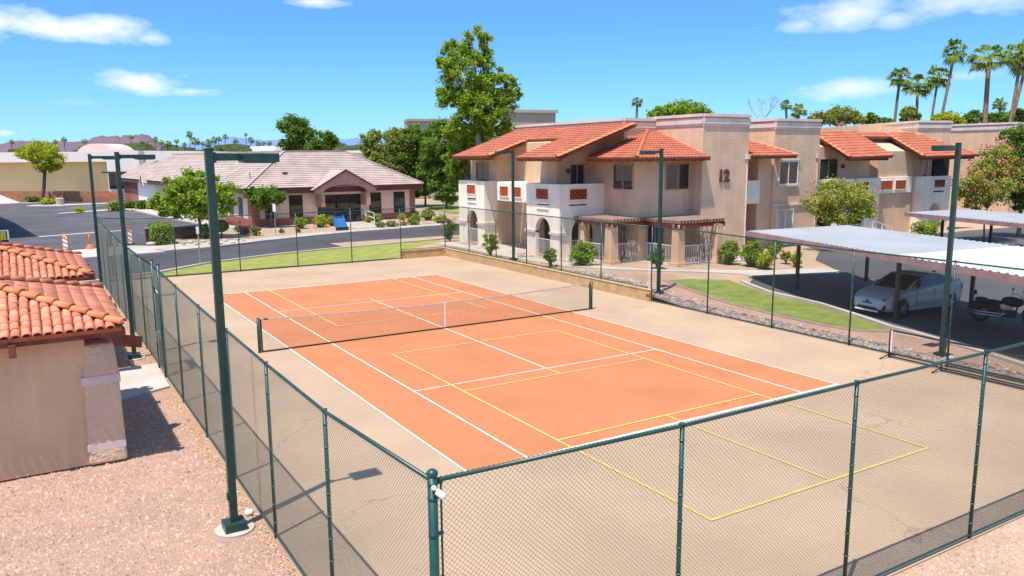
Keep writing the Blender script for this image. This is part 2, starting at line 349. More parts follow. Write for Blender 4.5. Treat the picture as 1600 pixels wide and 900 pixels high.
def tile_roof(poly, pitch, row, amp, step, kind='barrel'):
    """real relief of roof tiles over a convex planar polygon; poly[0]->poly[1] is the eave"""
    P = [Vector(p) for p in poly]; o = P[0]; ex = (P[1]-P[0]).normalized(); nrm = (P[1]-P[0]).cross(P[-1]-P[0]).normalized()
    if nrm.z < 0: nrm = -nrm
    ey = nrm.cross(ex).normalized()
    if ey.dot(P[-1]-P[0]) < 0: ey = -ey
    q = [((p-o).dot(ex), (p-o).dot(ey)) for p in P]
    x0 = min(a for a, _ in q); x1 = max(a for a, _ in q); y1 = max(c for _, c in q)
    bm = bmesh.new(); prof = [(0, 0), (.18, .75), (.5, 1), (.82, .75)] if kind == 'barrel' else [(0, 0.)]
    if kind == 'flat': pitch = (x1-x0)
    nx = int((x1-x0)/pitch)+1; ny = int(y1/row)+1
    for j in range(ny):
        r0 = j*row; r1 = r0+row+.02; lo = []; hi = []; dn = []
        for i in range(nx+1):
            for t, a in prof:
                x = x0+(i+t)*pitch
                if x > x1+pitch: continue
                wob = noise.noise((x*.7, r0*.9, 3.))*.012
                lo.append(bm.verts.new(o+ex*x+ey*r0+nrm*(amp*a+step+wob))); hi.append(bm.verts.new(o+ex*x+ey*r1+nrm*(amp*a*.8+wob*.4)))
                dn.append(bm.verts.new(o+ex*x+ey*r0+nrm*(amp*a*.0-.01)))
        for i in range(len(lo)-1):
            bm.faces.new((lo[i], lo[i+1], hi[i+1], hi[i])); bm.faces.new((dn[i], dn[i+1], lo[i+1], lo[i]))
    cen = sum(P, Vector())/len(P)
    pl = []
    for i in range(len(P)):
        a, c = P[i], P[(i+1) % len(P)]
        if i == 0: continue
        if (c-a).length < 1e-4: continue
        no = (c-a).cross(nrm).normalized()
        if no.dot(cen-a) > 0: no = -no
        pl.append((a, no))
    bis_poly(bm, pl)
    b = B(); bm.verts.index_update(); b.add([v.co[:] for v in bm.verts], [tuple(v.index for v in f.verts) for f in bm.faces]); bm.free(); return b

def caps(b, a, c, r, ln=.38):
    """overlapping half-round cap tiles along a line"""
    a = Vector(a); c = Vector(c); d = c-a; n = max(1, int(d.length/ln)); d.normalize()
    sd_ = d.cross(Vector((0,0,1))).normalized(); up = sd_.cross(d)
    for i in range(n):
        p = a+d*ln*i; q_ = p+d*(ln*1.12); m = 7; vs = []
        for (pp, rr, lift) in ((p, r, .03), (q_, r*.82, .0)):
            vs += [pp+sd_*rr*cos(pi*k/(m-1))+up*(rr*.8*sin(pi*k/(m-1))+lift) for k in range(m)]
        vs += [p+sd_*(r-.02)*cos(pi*k/(m-1))+up*((r-.02)*.8*sin(pi*k/(m-1))+.01) for k in range(m)]
        b.add(vs, [(k, k+1, m+k+1, m+k) for k in range(m-1)]+[(k+1, k, 2*m+k, 2*m+k+1) for k in range(m-1)])
    return b

# ================================================================== GROUND
def sm(t): t = max(0., min(1., t)); return t*t*(3-2*t)
G = .40
def H(x, y):
    if x < 6.4: return 0.
    return G*sm((y+3)/6.5)*sm((x-6.4)/3)*(1-sm((y-22)/4))
def drape(poly, off, grid=1., skirt=0., flat=False):
    """polygon laid over the terrain, cut along a grid so that it follows the slopes; optional kerb-like skirt"""
    bm = bmesh.new(); tri = tessellate_polygon([[Vector((p[0], p[1], 0)) for p in poly]])
    vs = [bm.verts.new((p[0], p[1], 0)) for p in poly]
    for t in tri:
        try: bm.faces.new([vs[i] for i in t])
        except ValueError: pass
    bmesh.ops.recalc_face_normals(bm, faces=bm.faces)
    xs = [p[0] for p in poly]; ys = [p[1] for p in poly]
    if grid and max(xs) > 6.3 and min(ys) < 26.5 and max(ys) > -3.2:
        k = max(min(xs), 6.4)
        while k < min(max(xs), 10.5):
            bmesh.ops.bisect_plane(bm, geom=bm.verts[:]+bm.edges[:]+bm.faces[:], plane_co=(k, 0, 0), plane_no=(1, 0, 0)); k += grid*.5
        k = max(min(ys), -3.)
        while k < min(max(ys), 26.):
            bmesh.ops.bisect_plane(bm, geom=bm.verts[:]+bm.edges[:]+bm.faces[:], plane_co=(0, k, 0), plane_no=(0, 1, 0)); k += grid*.5
    if skirt:
        r = bmesh.ops.extrude_edge_only(bm, edges=[e for e in bm.edges if e.is_boundary])
        nv = [e for e in r['geom'] if isinstance(e, bmesh.types.BMVert)]; low = set(nv)
    else: low = set()
    for v in bm.verts: v.co.z = (0 if flat else H(v.co.x, v.co.y))+off-(skirt if v in low else 0)
    b = B(); bm.verts.index_update()
    for f in bm.faces:
        if not low and f.normal.z < 0: pass
    b.add([v.co[:] for v in bm.verts], [tuple(v.index for v in f.verts) for f in bm.faces]); bm.free(); return b
def lay(name, poly, off, m, skirt=0., grid=1., flat=False): return fix(struct(name, drape(poly, off, grid, skirt, flat), m))

g = B(); n = 64; R = 9000
g.add([(0,0,-.06)]+[(R*cos(2*pi*i/n), R*sin(2*pi*i/n), -.06) for i in range(n)], [(0, 1+i, 1+(i+1)%n) for i in range(n)])
struct('ground', g, m_dirt)
lay('gravel_ground_left', [(-60,-60),(-9.15,-60),(-9.15,19.4),(-60,19.4)], -.03, m_gravel)
lay('gravel_ground_near', [(-9.15,-60),(60,-60),(60,-18.43),(-9.15,-18.43)], -.03, m_gravel2)
lay('terrace', [(9.62,-19),(60,-19),(60,30),(6.0,30),(6.0,19.05),(9.62,19.05)], -.012, m_gravel2)
lay('gravel_strip', [(9.62,-19),(11.2,-19),(11.9,-13.5),(12.35,-9),(12.2,-6),(12.4,-2),(13.2,2.),(13.6,3.3),(12.6,4.2),(11.4,6),(10.2,6.4),(9.62,6.4)], .01, m_gravel)
# lawns
def gz(u, v, off=.05):
    p = onZ(u, v, off)
    for _ in range(6): p = onZ(u, v, H(p.x, p.y)+off)
    return (p.x, p.y)
LAWN_LOW = [gz(*q) for q in ((1038,436.5),(1070,448),(1112,463),(1170,480),(1232,495),(1290,507),(1337,515),(1392,517))]
LAWN_TOP = [gz(*q) for q in ((1386,512),(1337,495),(1277,476),(1199,458),(1150,441),(1136,436.5),(1080,435))]
lay('lawn_right', LAWN_LOW+LAWN_TOP, .03, m_grass, .06)
lay('lawn_far', [(-9.0,19.5),(6.2,19.45),(9.9,22.2),(12.8,25.6),(13.2,27.4),(8.8,26.7),(4.5,26.2),(.4,25.1),(-3.6,23.3),(-6.4,21.2),(-8.6,19.9)], .01, m_grass2, .05)
lay('gravel_far', [(-9.1,19.0),(6.5,19.0),(9.2,21.0),(13.4,27.6),(16,27.9),(16,24),(9.4,19.05),(9.4,18.9),(-9.1,18.9)], .004, m_gravel2)
lay('lawn_beyond', [(27,52),(60,56),(60,70),(30,66)], .02, m_grass2, .05)
# kerbs and pavements
def strip(pl, wdt, side=1):
    P = [Vector(p) for p in pl]; q = []
    for i, p in enumerate(P):
        d = (P[min(i+1, len(P)-1)]-P[max(i-1, 0)]).normalized(); q.append(p+Vector((-d.y, d.x))*wdt*side)
    return [tuple(p) for p in P]+[tuple(p) for p in reversed(q)]
near_k = [(-40,16.5),(-14,18.6),(-9.4,19.6),(-6.4,21.1),(-3.67,23.35),(.47,25.2),(4.5,26.3),(8.8,26.9),(12.85,27.65),(22,29),(60,33)]
far_k = [(-4.7,31.0),(-1.7,31.6),(2.7,33.9),(7,35.5),(10.6,36.6),(18.1,37.7),(28,39.5),(60,44)]
lay('road', [(-80,8),(-14,18.3)]+near_k[2:]+[(60,44)]+list(reversed(far_k))+[(-9,30.6),(-20,29.5),(-80,24)], -.02, m_asph)
lay('kerb_near', strip(near_k[1:], .28, -1), .09, m_conc, .16)
lay('pavement_far', strip(far_k, 1.75, 1), .10, m_conc, .14)
lay('driveway_apron', [(-40,27.9),(-20,29.4),(-9,30.7),(-4.7,31.05),(-1.7,31.7),(2.7,34),(3.0,36.4),(-2.,36.0),(-4.5,35.3),(-6.1,36.5),(-8.7,36),(-20,33.8),(-40,32)], .02, m_conc, .08)
lay('parking_lot', [(-60,31),(-20,33.8),(-8.7,36.1),(-6.1,36.6),(-4.6,36.4),(-3.9,38.2),(-3.4,42),(1.3,46.5),(1.6,51),(.2,60),(-1.3,77),(-1.6,98),(20,101),(20,113),(-60,117)], .0, m_asph2)
lay('planting_bed', [(-4.4,36.3),(-2,36.1),(3.2,36.4),(7,37.5),(11.5,39.2),(11.5,48),(4,46),(1.6,50.5),(1.4,46.4),(-3.3,41.9),(-3.8,38.2)], .045, m_gravel2, .1)
lay('planting_bed', [(15.5,39.9),(28,42),(40,44.5),(40,52),(21,49),(17.5,48.4),(16.5,43.5)], .045, m_gravel2, .1)
lay('ramp_paving', [(11.5,39.0),(15.5,39.8),(16.5,43.5),(17.5,48.4),(11.5,48)], .075, m_conc, .1)
lay('pavement_office', [(1.6,50.8),(2.6,46.5),(3.6,46.5),(2.4,60),(.6,77),(.9,95),(-.9,95),(-1.2,77),(.3,60)], .10, m_conc, .14)
# islands in the parking lot
lay('kerb_island', [(-9.2,76.2),(-3.2,79.5),(-1.2,79),(-1.3,81.2),(-4.,81.3),(-8.8,77.6)], .12, m_conc, .16)
lay('kerb_island', [(-12,97),(-8,94.2),(-5.5,95),(1,97),(1,98.6),(-6,97.6),(-11,99)], .12, m_conc, .16)
lay('kerb_far_lot', [(-60,108),(-8,105),(22,107),(22,108),(-8,106.2),(-60,109.4)], .12, m_conc, .16)
# bay markings and the stop line
b = B()
for i in range(15):
    y = 47.5+i*2.75; xr = 1.0-(y-47)*.075+.0
    b.add([(xr-5.2,y-.35,.008),(xr,y,.008),(xr,y+.13,.008),(xr-5.2,y-.22,.008)], [(0,1,2,3)])
for i in range(9):
    x = -6.5+i*.9; b.add([(x-3.,86+i*2.,.008),(x+.5,86.2+i*2.,.008),(x+.5,86.35+i*2.,.008),(x-3.,86.15+i*2.,.008)], [(0,1,2,3)])
fix(struct('parking_lines', b, m_wline))
b = B(); b.add([(-11.45,48.0,.008),(-7.2,49.6,.008),(-5.0,50.2,.008),(-5.0,50.7,.008),(-7.2,50.1,.008),(-11.45,48.5,.008)], [(0,1,4,5),(1,2,3,4)]); fix(struct('stop_line', b, m_wline))
# right-hand lot, kerb and pavements
kr = [(10.6,-19)]+[gz(*q) for q in ((1600,572),(1540,553),(1470,533),(1420,519),(1388,511),(1337,493.5),(1277,474.5),(1199,456.5),(1166,444),(1156,439.5))]
lay('parking_lot_right', [(16.7,1.0),(18.7,.6),(21.2,-.1),(21.9,.2),(23.4,2.8),(26.5,5.0),(31,7.0),(46,7.2),(60,6.),(60,-19),(10.8,-19)]+[(x+.2, y+.05) for x, y in kr[1:-1]], .008, m_asph2)
lay('kerb_right', strip(kr, .2, -1), .10, m_conc, .14, 0)
lay('pavement_right', [(16.5,1.7),(16.75,1.1),(18.7,.7),(21.2,.0),(22.,.3),(21.6,1.0),(18.5,1.7),(16.4,2.75),(14.6,3.9),(13.3,5.5),(12.3,7.5),(11.6,10.4),(11.4,15),(11.4,22),(10.4,22),(10.5,12),(10.9,8.2),(12.1,5.9),(13.7,4.1)], .045, m_conc, .06)
lay('patio_paving', [(12.3,10.6),(17,10.6),(18.9,10.6),(18.9,6.8),(22.4,6.8),(22.4,4.5),(17.5,4.9),(15.6,5.1),(15.3,7.5),(13.2,7.8),(12.3,9.5)], .03, m_conc, .05)
lay('entry_paving', [(11.3,14.0),(15.5,13.8),(15.5,19),(11.3,19)], .04, m_conc, .06)
lay('pavement_gate', [(-14,-3.4),(-10.6,-3.1),(-9.4,-2.5),(-9.35,.3),(-10.3,.2),(-14,-.3)], .03, m_conc, .08)
pk = list(reversed(LAWN_LOW))
lay('lawn_edging', strip(pk, .14, 1), .05, m_fasciap, .08)

# ---------------- court
lay('court_slab', [(-9.3,-18.44),(9.6,-18.44),(9.6,18.98),(-9.3,18.98)], 0., m_tanc, .1, 0, True)
lay('court_surface', [(-5.485,-11.885),(5.485,-11.885),(5.485,11.885),(-5.485,11.885)], .004, m_orange, 0, 0, True)
def line(b, x0, y0, x1, y1, wd, z):
    if abs(x1-x0) < 1e-6: b.add([(x0-wd/2,y0,z),(x0+wd/2,y0,z),(x0+wd/2,y1,z),(x0-wd/2,y1,z)], [(0,1,2,3)])
    else: b.add([(x0,y0-wd/2,z),(x1,y0-wd/2,z),(x1,y0+wd/2,z),(x0,y0+wd/2,z)], [(0,1,2,3)])
b = B(); hw = .025
for s in (-1, 1):
    line(b, s*5.485, -11.935, s*5.485, 11.935, .055, .009); line(b, s*4.115, -11.86, s*4.115, 11.86, .055, .009)
    line(b, -5.457, s*11.885, 5.457, s*11.885, .10, .0092); line(b, -4.087, s*6.4, 4.087, s*6.4, .055, .0092)
line(b, 0, -6.37, 0, 6.37, .055, .009); fix(struct('white_court_lines', b, m_wline))
b = B()
for s in (-1, 1):
    for x in (-3.048, 3.048): line(b, x, s*2.43, x, s*15.84, .055, .013)
    line(b, -3.02, s*2.455, 3.02, s*2.455, .055, .0132); line(b, -3.02, s*15.815, 3.02, s*15.815, .06, .0132)
    line(b, -3.02, s*7.1, 3.02, s*7.1, .05, .0132); line(b, -3.02, s*11.36, 3.02, s*11.36, .055, .0132)
    line(b, 0, s*11.385, 0, s*15.785, .055, .013); line(b, 0, s*6.43, 0, s*7.08, .055, .013)
fix(struct('yellow_pickleball_lines', b, m_yline))

# ---------------- retaining block wall round the far right corner
rw = thing('retaining_wall', 'low yellow painted block wall along the far right corner of the court', 'wall', (9.5, 9, 0))
core = B(); core.box((9.47,.02,0), (9.60,18.98,.44)); core.box((6.65,18.86,0), (9.60,18.98,.44)); part('core', core, m_wallblk, rw)
blk = B(); blk.box((-.197,-.05,0), (.197,.05,.147)); blm = mesh_of(blk, 'block', m_wallblk)
for r in range(3):
    for k in range(48):
        y = .2+k*.4+(.2 if r % 2 else 0)
        if y < 18.8: inst('block', blm, rw, Matrix.Translation((9.44,y,r*.15)) @ Matrix.Rotation(pi/2, 4, 'Z'))
    for k in range(7):
        inst('block', blm, rw, Matrix.Translation((6.86+k*.4+(.1 if r % 2 else 0),18.84,r*.15)))
cp = B(); cp.box((9.37,.0,.452), (9.63,18.75,.50)); cp.box((6.62,18.76,.452), (9.63,19.0,.50)); part('cap', cp, m_wallblk, rw, bevel=.01)

# ================================================================== CHAIN LINK FENCES
PW, PH, PITCHW = 3.05, 3.0, .056
def chain_mesh(wd, ht, pitch=PITCHW, r=.0018):
    b = B(); tri3 = [(0, r), (r*.87, -r*.5), (-r*.87, -r*.5)]
    for sgn in (1, -1):
        x = -ht if sgn > 0 else 0
        while x < (wd if sgn > 0 else wd+ht):
            if sgn > 0: a = (max(x, 0), max(0, -x)); c = (min(x+ht, wd), min(ht, wd-x))
            else: a = (min(x, wd), max(0, x-wd)); c = (max(x-ht, 0), min(ht, x))
            if c[1]-a[1] > .02:
                vs = []; yo = .0026*sgn
                for (px, pz) in (a, c):
                    vs += [(px+p*.71*sgn*-1, yo+q, pz+p*.71) for p, q in tri3]
                b.add(vs, [(0,1,4,3),(1,2,5,4),(2,0,3,5)])
            x += pitch
    x = pitch/2
    while x < wd:      # twisted wire ends standing above the rail
        b.add([(x-.012,0,ht),(x+.012,0,ht),(x+.004,.004,ht+.022),(x-.004,-.004,ht+.022)], [(0,1,2,3)]); x += pitch
    return b
chain_me = mesh_of(chain_mesh(PW, PH-.06), 'mesh_panel', m_wire)
post_b = B(); post_b.tube([(0,0,-.06),(0,0,PH)], .027, 10)
post_b.tube([(0,0,PH),(0,0,PH+.012)], [.040,.036], 10)
post_me = mesh_of(post_b, 'post', m_green, True)
ties_b = B()
for k in range(9): ties_b.tube([(0,0,.25+k*.32),(0,0,.262+k*.32)], .0345, 8)
ties_me = mesh_of(ties_b, 'wire_tie', m_tie, True)
def fence_run(root, pts, base=0.0, first=True, last=True, skip=(), big=()):
    """pts: list of (x,y,zbase,ztop) at each post"""
    for i, (x, y, zb, zt) in enumerate(pts):
        if (i == 0 and not first) or (i == len(pts)-1 and not last): continue
        s = (zt-zb)/PH; k = 1.5 if i in big else 1.
        inst('post', post_me, root, Matrix.Translation((x,y,zb)) @ Matrix.Diagonal((k,k,s,1)))
        inst('wire_ties', ties_me, root, Matrix.Translation((x,y,zb)) @ Matrix.Diagonal((k,k,s,1)))['kind'] = 'stuff'
    for i in range(len(pts)-1):
        if i in skip: continue
        a, c = pts[i], pts[i+1]; d = Vector((c[0]-a[0], c[1]-a[1], 0)); Lh = d.length; d.normalize()
        ang = atan2(d.y, d.x); h = PH-.06
        M_ = Matrix(((d.x*Lh/PW, -d.y, 0, a[0]), (d.y*Lh/PW, d.x, 0, a[1]), (0, 0, 1, 0), (0,0,0,1)))
        ha, hc = a[3]-a[2], c[3]-c[2]; me_p = chain_me
        if abs(ha-PH)+abs(hc-PH)+abs(c[2]-a[2]) > .03 or a[2] > 0:
            me_p = chain_me.copy()
            for v in me_p.vertices:
                t = v.co.x/PW; h_ = ha+(hc-ha)*t; v.co.z = a[2]+(c[2]-a[2])*t+.05+v.co.z*(h_-.06)/(PH-.06)
        else: M_[2][3] = .05
        chain_use = me_p
        inst('mesh_panel', chain_use, root, M_)
    top = B(); top.tube([(x,y,zt-.022) for x, y, zb, zt in pts], .0225, 10); part('top_rail', top, m_green, root, True)
    bt = B(); bt.tube([(x,y,zb+.06) for x, y, zb, zt in pts], .018, 8); part('bottom_rail', bt, m_green, root, True)

XL, XR, YN, YF = -9.3, 9.5, -18.38, 18.9
ltop = [(-18.38,3.06),(-17.2,2.95),(-15.3,2.87),(-12.5,2.86),(-9.7,2.88),(-7.0,2.90),(-4.05,2.94),(-1.28,3.0),(-.08,3.04),(2.7,2.97),(5.6,2.94),(8.4,2.94),(11.0,3.0),(14.2,3.06),(16.6,3.12),(18.9,3.18)]
fl = thing('chain_link_fence', 'green chain link fence down the left side of the court beside the gravel', 'fence', (XL, -9, 0), 'green chain link fences round the court')
lp = [(XL, y, 0, z) for y, z in ltop if y not in (-17.2,)]
i0 = [p[1] for p in lp].index(-1.28)
fence_run(fl, lp[:i0+1], last=False)
fence_run(fl, lp[i0+1:], first=False)
cr = B(); cr.tube([(XL,-1.28,2.975),(XL,-.08,3.015)], .0225, 10); part('top_rail', cr, m_green, fl, True)
# gate in the left fence
gt = thing('fence_gate', 'narrow green chain link gate with a latch in the left court fence', 'gate', (XL, -.68, 0))
for y in (-1.28, -.08):
    b = B(); b.tube([(XL,y,-.06),(XL,y,3.12)], .042, 10); b.ellip((XL,y,3.14), (.05,.05,.04)); part('gate_post', b, m_green, gt, True)
b = B(); b.tube([(XL,-1.19,.08),(XL,-1.19,2.25),(XL,-.17,2.25),(XL,-.17,.08),(XL,-1.19,.08)], .02, 8); part('gate_frame', b, m_green, gt, True)
b = B(); b.tube([(XL,-1.28,2.38),(XL,-.08,2.38)], .022, 8); part('overhead_rail', b, m_green, gt, True)
inst('mesh_panel', chain_me, gt, Matrix.Translation((XL,-1.19,.08)) @ Matrix.Rotation(pi/2, 4, 'Z') @ Matrix.Diagonal((1.02/PW,1,2.17/(PH-.06),1)))
inst('mesh_panel', chain_me, gt, Matrix.Translation((XL,-1.19,2.40)) @ Matrix.Rotation(pi/2, 4, 'Z') @ Matrix.Diagonal((1.02/PW,1,.58/(PH-.06),1)))
b = B(); b.box((XL-.09,-1.22,1.05), (XL-.05,-1.1,1.22)); b.tube([(XL-.07,-1.24,1.3),(XL-.16,-1.2,1.25),(XL-.16,-1.1,1.0),(XL-.07,-1.14,.95)], .012, 6); part('latch', b, m_steel, gt)
# near fence
fn = thing('chain_link_fence', 'green chain link fence across the near end of the court, closest to the camera', 'fence', (0, YN, 0), 'green chain link fences round the court')
npts = [(XL,YN,0,3.06)]+[(XL+3.07*k, YN-.01*k, 0, 3.02-.01*(k % 2)) for k in range(1, 6)]+[(9.5,YN-.06,0,3.03)]
fence_run(fn, npts, first=False)
b = B()
b.tube([(XL,YN,-.06),(XL,YN,3.10)], .047, 14); b.ellip((XL,YN,3.11), (.056,.056,.045), 14, 8); part('corner_post', b, m_green, fn, True)
for z in (3.0,2.86,2.5,2.05,1.6,1.2,.8,.4):
    b = B(); b.tube([(XL,YN,z),(XL,YN,z+.022)], .0505, 14); b.box((XL+.045,YN-.012,z-.004), (XL+.10,YN+.012,z+.026)); part('tension_band', b, m_green, fn)
for dx, dy in ((.085,-.0),(.0,.085)):
    b = B(); b.box((XL+dx-.009,YN+dy-.005,.1), (XL+dx+.009,YN+dy+.005,3.0)); part('tension_bar', b, m_green, fn)
cm = thing('security_camera', 'small white cylindrical camera clamped to the near corner post', 'camera', (XL+.03,YN-.08,3.0))
b = B(); b.tube([(XL+.00,YN-.09,2.97),(XL+.045,YN-.15,2.925)], .033, 16); part('housing', b, m_white, cm, True, bevel=.004)
b = B(); b.ellip((XL-.015,YN-.062,2.995), (.026,.026,.026)); b.tube([(XL-.015,YN-.05,3.0),(XL+.01,YN-.08,2.975)], .012, 8); part('swivel_mount', b, m_white, cm, True)
# far fence
ff = thing('chain_link_fence', 'green chain link fence across the far end of the court by the road', 'fence', (0, YF, 0), 'green chain link fences round the court')
fp = [(XL,YF,0,3.18)]+[(x,YF,0,3.0) for x in (-5.86,-2.68,.42,3.55,6.6)]+[(9.6,YF,.48,3.05)]
fp2 = [fp[5]]; fence_run(ff, fp[:6])
fence_run(ff, [(6.6,YF,.48,3.0),(9.6,YF,.48,3.05)], first=False, last=False)
# right fence
fr = thing('chain_link_fence', 'green chain link fence down the right side of the court by the carport', 'fence', (XR, 0, 0), 'green chain link fences round the court')
rp = [(XR+.02,18.9-k*3.1,.48,3.08) for k in range(7)]
rp = rp[:6]+[(XR+.02,.25,.48,3.1)]
fence_run(fr, rp, last=False)
rp2 = [(XR,y,0,z) for y, z in ((-.05,3.13),(-3.18,3.12),(-6.25,3.06),(-9.3,3.02),(-12.45,3.02),(-15.4,3.0),(-18.44,3.03))]
fence_run(fr, [(XR+.01,.02,0,3.12)]+rp2[1:], last=False)

# ================================================================== COURT LAMPS
def lamp(x, y, zb, zt, dirx, label):
    t = thing('court_lamp', label, 'lamp post', (x,y,zb), 'court lamps')
    b = B(); b.box((x-.060,y-.060,zb), (x+.060,y+.060,zt)); b.box((x-.064,y-.064,zt), (x+.064,y+.064,zt+.02)); part('pole', b, m_lampg, t, bevel=.006)
    b = B(); b.box((x-.17,y-.17,zb-.02), (x+.17,y+.17,zb+.13)); part('base_cover', b, m_lampg, t, bevel=.008)
    b = B(); b.tube([(x,y,zb-.12),(x,y,zb-.0)], .31, 24); part('concrete_footing', b, m_conc, t)
    xs = x+dirx*.065
    b = B(); b.box((min(xs,xs+dirx*.42),y-.03,zt-.17), (max(xs,xs+dirx*.42),y+.03,zt-.06)); b.box((min(xs,xs+dirx*.03),y-.05,zt-.2), (max(xs,xs+dirx*.03),y+.05,zt-.04)); part('arm', b, m_lampg, t)
    xa, xb = sorted((xs+dirx*.40, xs+dirx*.95))
    b = B(); b.box((xa,y-.19,zt-.20), (xb,y+.19,zt-.06)); hd = part('lamp_head', b, m_lampg, t, bevel=.015)
    b = B(); b.box((xa+.05,y-.15,zt-.212), (xb-.05,y+.15,zt-.197)); part('lens', b, m_glass, hd)
    b = B(); b.box((x-dirx*.065-.02,y-.04,zb+.5), (x-dirx*.065+.02,y+.04,zb+.62)); part('hand_hole_cover', b, m_lampg, t)
    return t
lamp(-9.80,-11.85,0,6.10,1,'tall green square lamp post standing in gravel outside the left fence, nearest the camera')
lamp(-9.80,1.5,0,6.16,1,'green lamp post behind the clubhouse beam near the fence gate, second on the left side')
lamp(-9.80,12.2,0,6.17,1,'slim green lamp post at the far end of the left fence')
lamp(10.2,12.0,.38,6.30,-1,'green lamp post in front of the arched white porches, farthest on the right side')
lamp(10.2,.35,.15,6.20,-1,'green lamp post by the end of the block wall, in front of the patio pergolas')
lamp(10.5,-11.7,0,6.22,-1,'green lamp post beside the parked car and stored nets on the right')

# ================================================================== TENNIS NET
tn = thing('tennis_net', 'black tennis net with white band and centre strap stretched across the orange court', 'net', (0,0,0))
b = B(); step = .047
def nz_(x): return .914+(1.055-.914)*(abs(x)/6.35)**1.6
x = -6.33; rr = .0012
while x <= 6.33: b.box((x-rr,-rr,.03), (x+rr,rr,nz_(x))); x += step
for k in range(20):
    z = .03+k*.0475
    seg = [(x_, 0., min(z*(nz_(x_)/.93), nz_(x_))) for x_ in [(-6.33+12.66*i/24) for i in range(25)]]
    for i in range(24): b.bar(seg[i], seg[i+1], .0024, .0024)
part('netting', b, m_netblk, tn)
b = B()
for i in range(24):
    x0 = -6.33+12.66*i/24; x1 = -6.33+12.66*(i+1)/24
    b.add([(x0,-.008,nz_(x0)+.01),(x1,-.008,nz_(x1)+.01),(x1,-.008,nz_(x1)-.035),(x0,-.008,nz_(x0)-.035),(x0,.008,nz_(x0)+.01),(x1,.008,nz_(x1)+.01),(x1,.008,nz_(x1)-.035),(x0,.008,nz_(x0)-.035)], [(0,1,2,3),(7,6,5,4),(0,4,5,1),(3,2,6,7)])
part('headband', b, mat('net_band', (.60,.50,.42), .8, .12, 5), tn)
b = B(); b.box((-6.33,-.02,.012), (6.33,.02,.05)); part('net_foot_and_shadow', b, m_netblk, tn)  # dark strip: lower edge of the net, mostly its ground shadow as solid colour
b = B(); b.box((-.03,-.014,.02), (.03,.014,.925)); part('centre_strap', b, m_white, tn)
for s in (-1, 1):
    b = B(); b.tube([(s*6.42,0,-.03),(s*6.42,0,1.09)], .045, 12); b.ellip((s*6.42,0,1.09), (.047,.047,.02)); p = part('net_post', b, m_netpost, tn, True)
    b = B(); b.box((s*6.34-.025,-.02,.03), (s*6.34+.025,.02,1.06)); part('side_band', b, m_netblk, tn)
    b = B(); b.box((s*6.375-.008,-.012,.03), (s*6.375+.008,.012,1.05)); part('lacing_strip', b, m_white, tn)
b = B(); b.tube([(-6.25,-.02,1.055),(-6.12,-.02,1.05)], .022, 8); part('cable_clamp', b, m_black, tn)

# ================================================================== STORED PORTABLE NETS
def portable(x, y0, y1, h, label):
    t = thing('portable_net', label, 'portable net', (x,y0,0), 'portable nets stored along the fence')
    for y in (y0, y1):
        b = B(); b.tube([(x,y,.02),(x,y,h)], .022, 8); part('upright', b, m_black, t, True)
    b = B()
    for y in (y0, y1): b.tube([(x-.42,y,.03),(x,y,.10),(x+.30,y,.03)], .02, 8)
    b.tube([(x,y0,.05),(x,y1,.05)], .022, 8); part('foot_frame', b, m_black, t, True)
    b = B(); b.bar((x,y0,h-.03), (x,y1,h-.06), .02, .05); part('top_band', b, m_netblk, t)
    b = B(); b.bar((x,y0-.06,h-.02), (x,y0-.07,.2), .03, .05, up=(0,1,0)); part('end_strap', b, m_pinkw, t)
    me = chain_mesh(abs(y1-y0), h-.25, .06, .0012); o = part('netting', None, None, t, me=mesh_of(me, 'netting', m_netblk))
    o.matrix_local = Matrix.Rotation(-pi/2 if y1 < y0 else pi/2, 4, 'Z') @ Matrix.Translation((0,0,.12))
    return t
portable(9.15,-10.9,-17.6,.86,'black portable net with pink and white end strap standing along the right fence')
t = portable(8.95,-12.6,-17.9,.30,'low folded black portable net frame lying in front of the taller stored net')

# ================================================================== APARTMENT BUILDINGS
G2 = .27
def cornice(root, pts, H0, closed=False, s=1):
    """pale stepped parapet moulding following an open plan polyline (outside is to the right of travel when s=1)"""
    for (z0, z1, o) in ((-.12, .03, .12), (-.50, -.20, .07), (-.62, -.52, .03)):
        b = B()
        for i in range(len(pts)-1):
            a = Vector(pts[i]); c = Vector(pts[i+1]); d = (c-a).normalized(); nn = Vector((d.y, -d.x))*s
            h0 = H0 if not isinstance(H0, (list, tuple)) else H0[i]
            p = a-d*o*.0; q = c+d*o*.0
            vs = [(*(p+nn*o), h0+z0), (*(q+nn*o), h0+z0), (*(q-nn*.2), h0+z0), (*(p-nn*.2), h0+z0), (*(p+nn*o), h0+z1), (*(q+nn*o), h0+z1), (*(q-nn*.2), h0+z1), (*(p-nn*.2), h0+z1)]
            b.add(vs, [(0,3,2,1),(4,5,6,7),(0,1,5,4),(1,2,6,5),(2,3,7,6),(3,0,4,7)])
        fix(part('cornice', b, m_trim, root, kind=None))
def vol(root, poly, z0, z1, m=None, name='wall', bevel=0):
    b = B(); b.prism(poly, z0, z1); return fix(part(name, b, m or m_stucco, root, bevel=bevel))
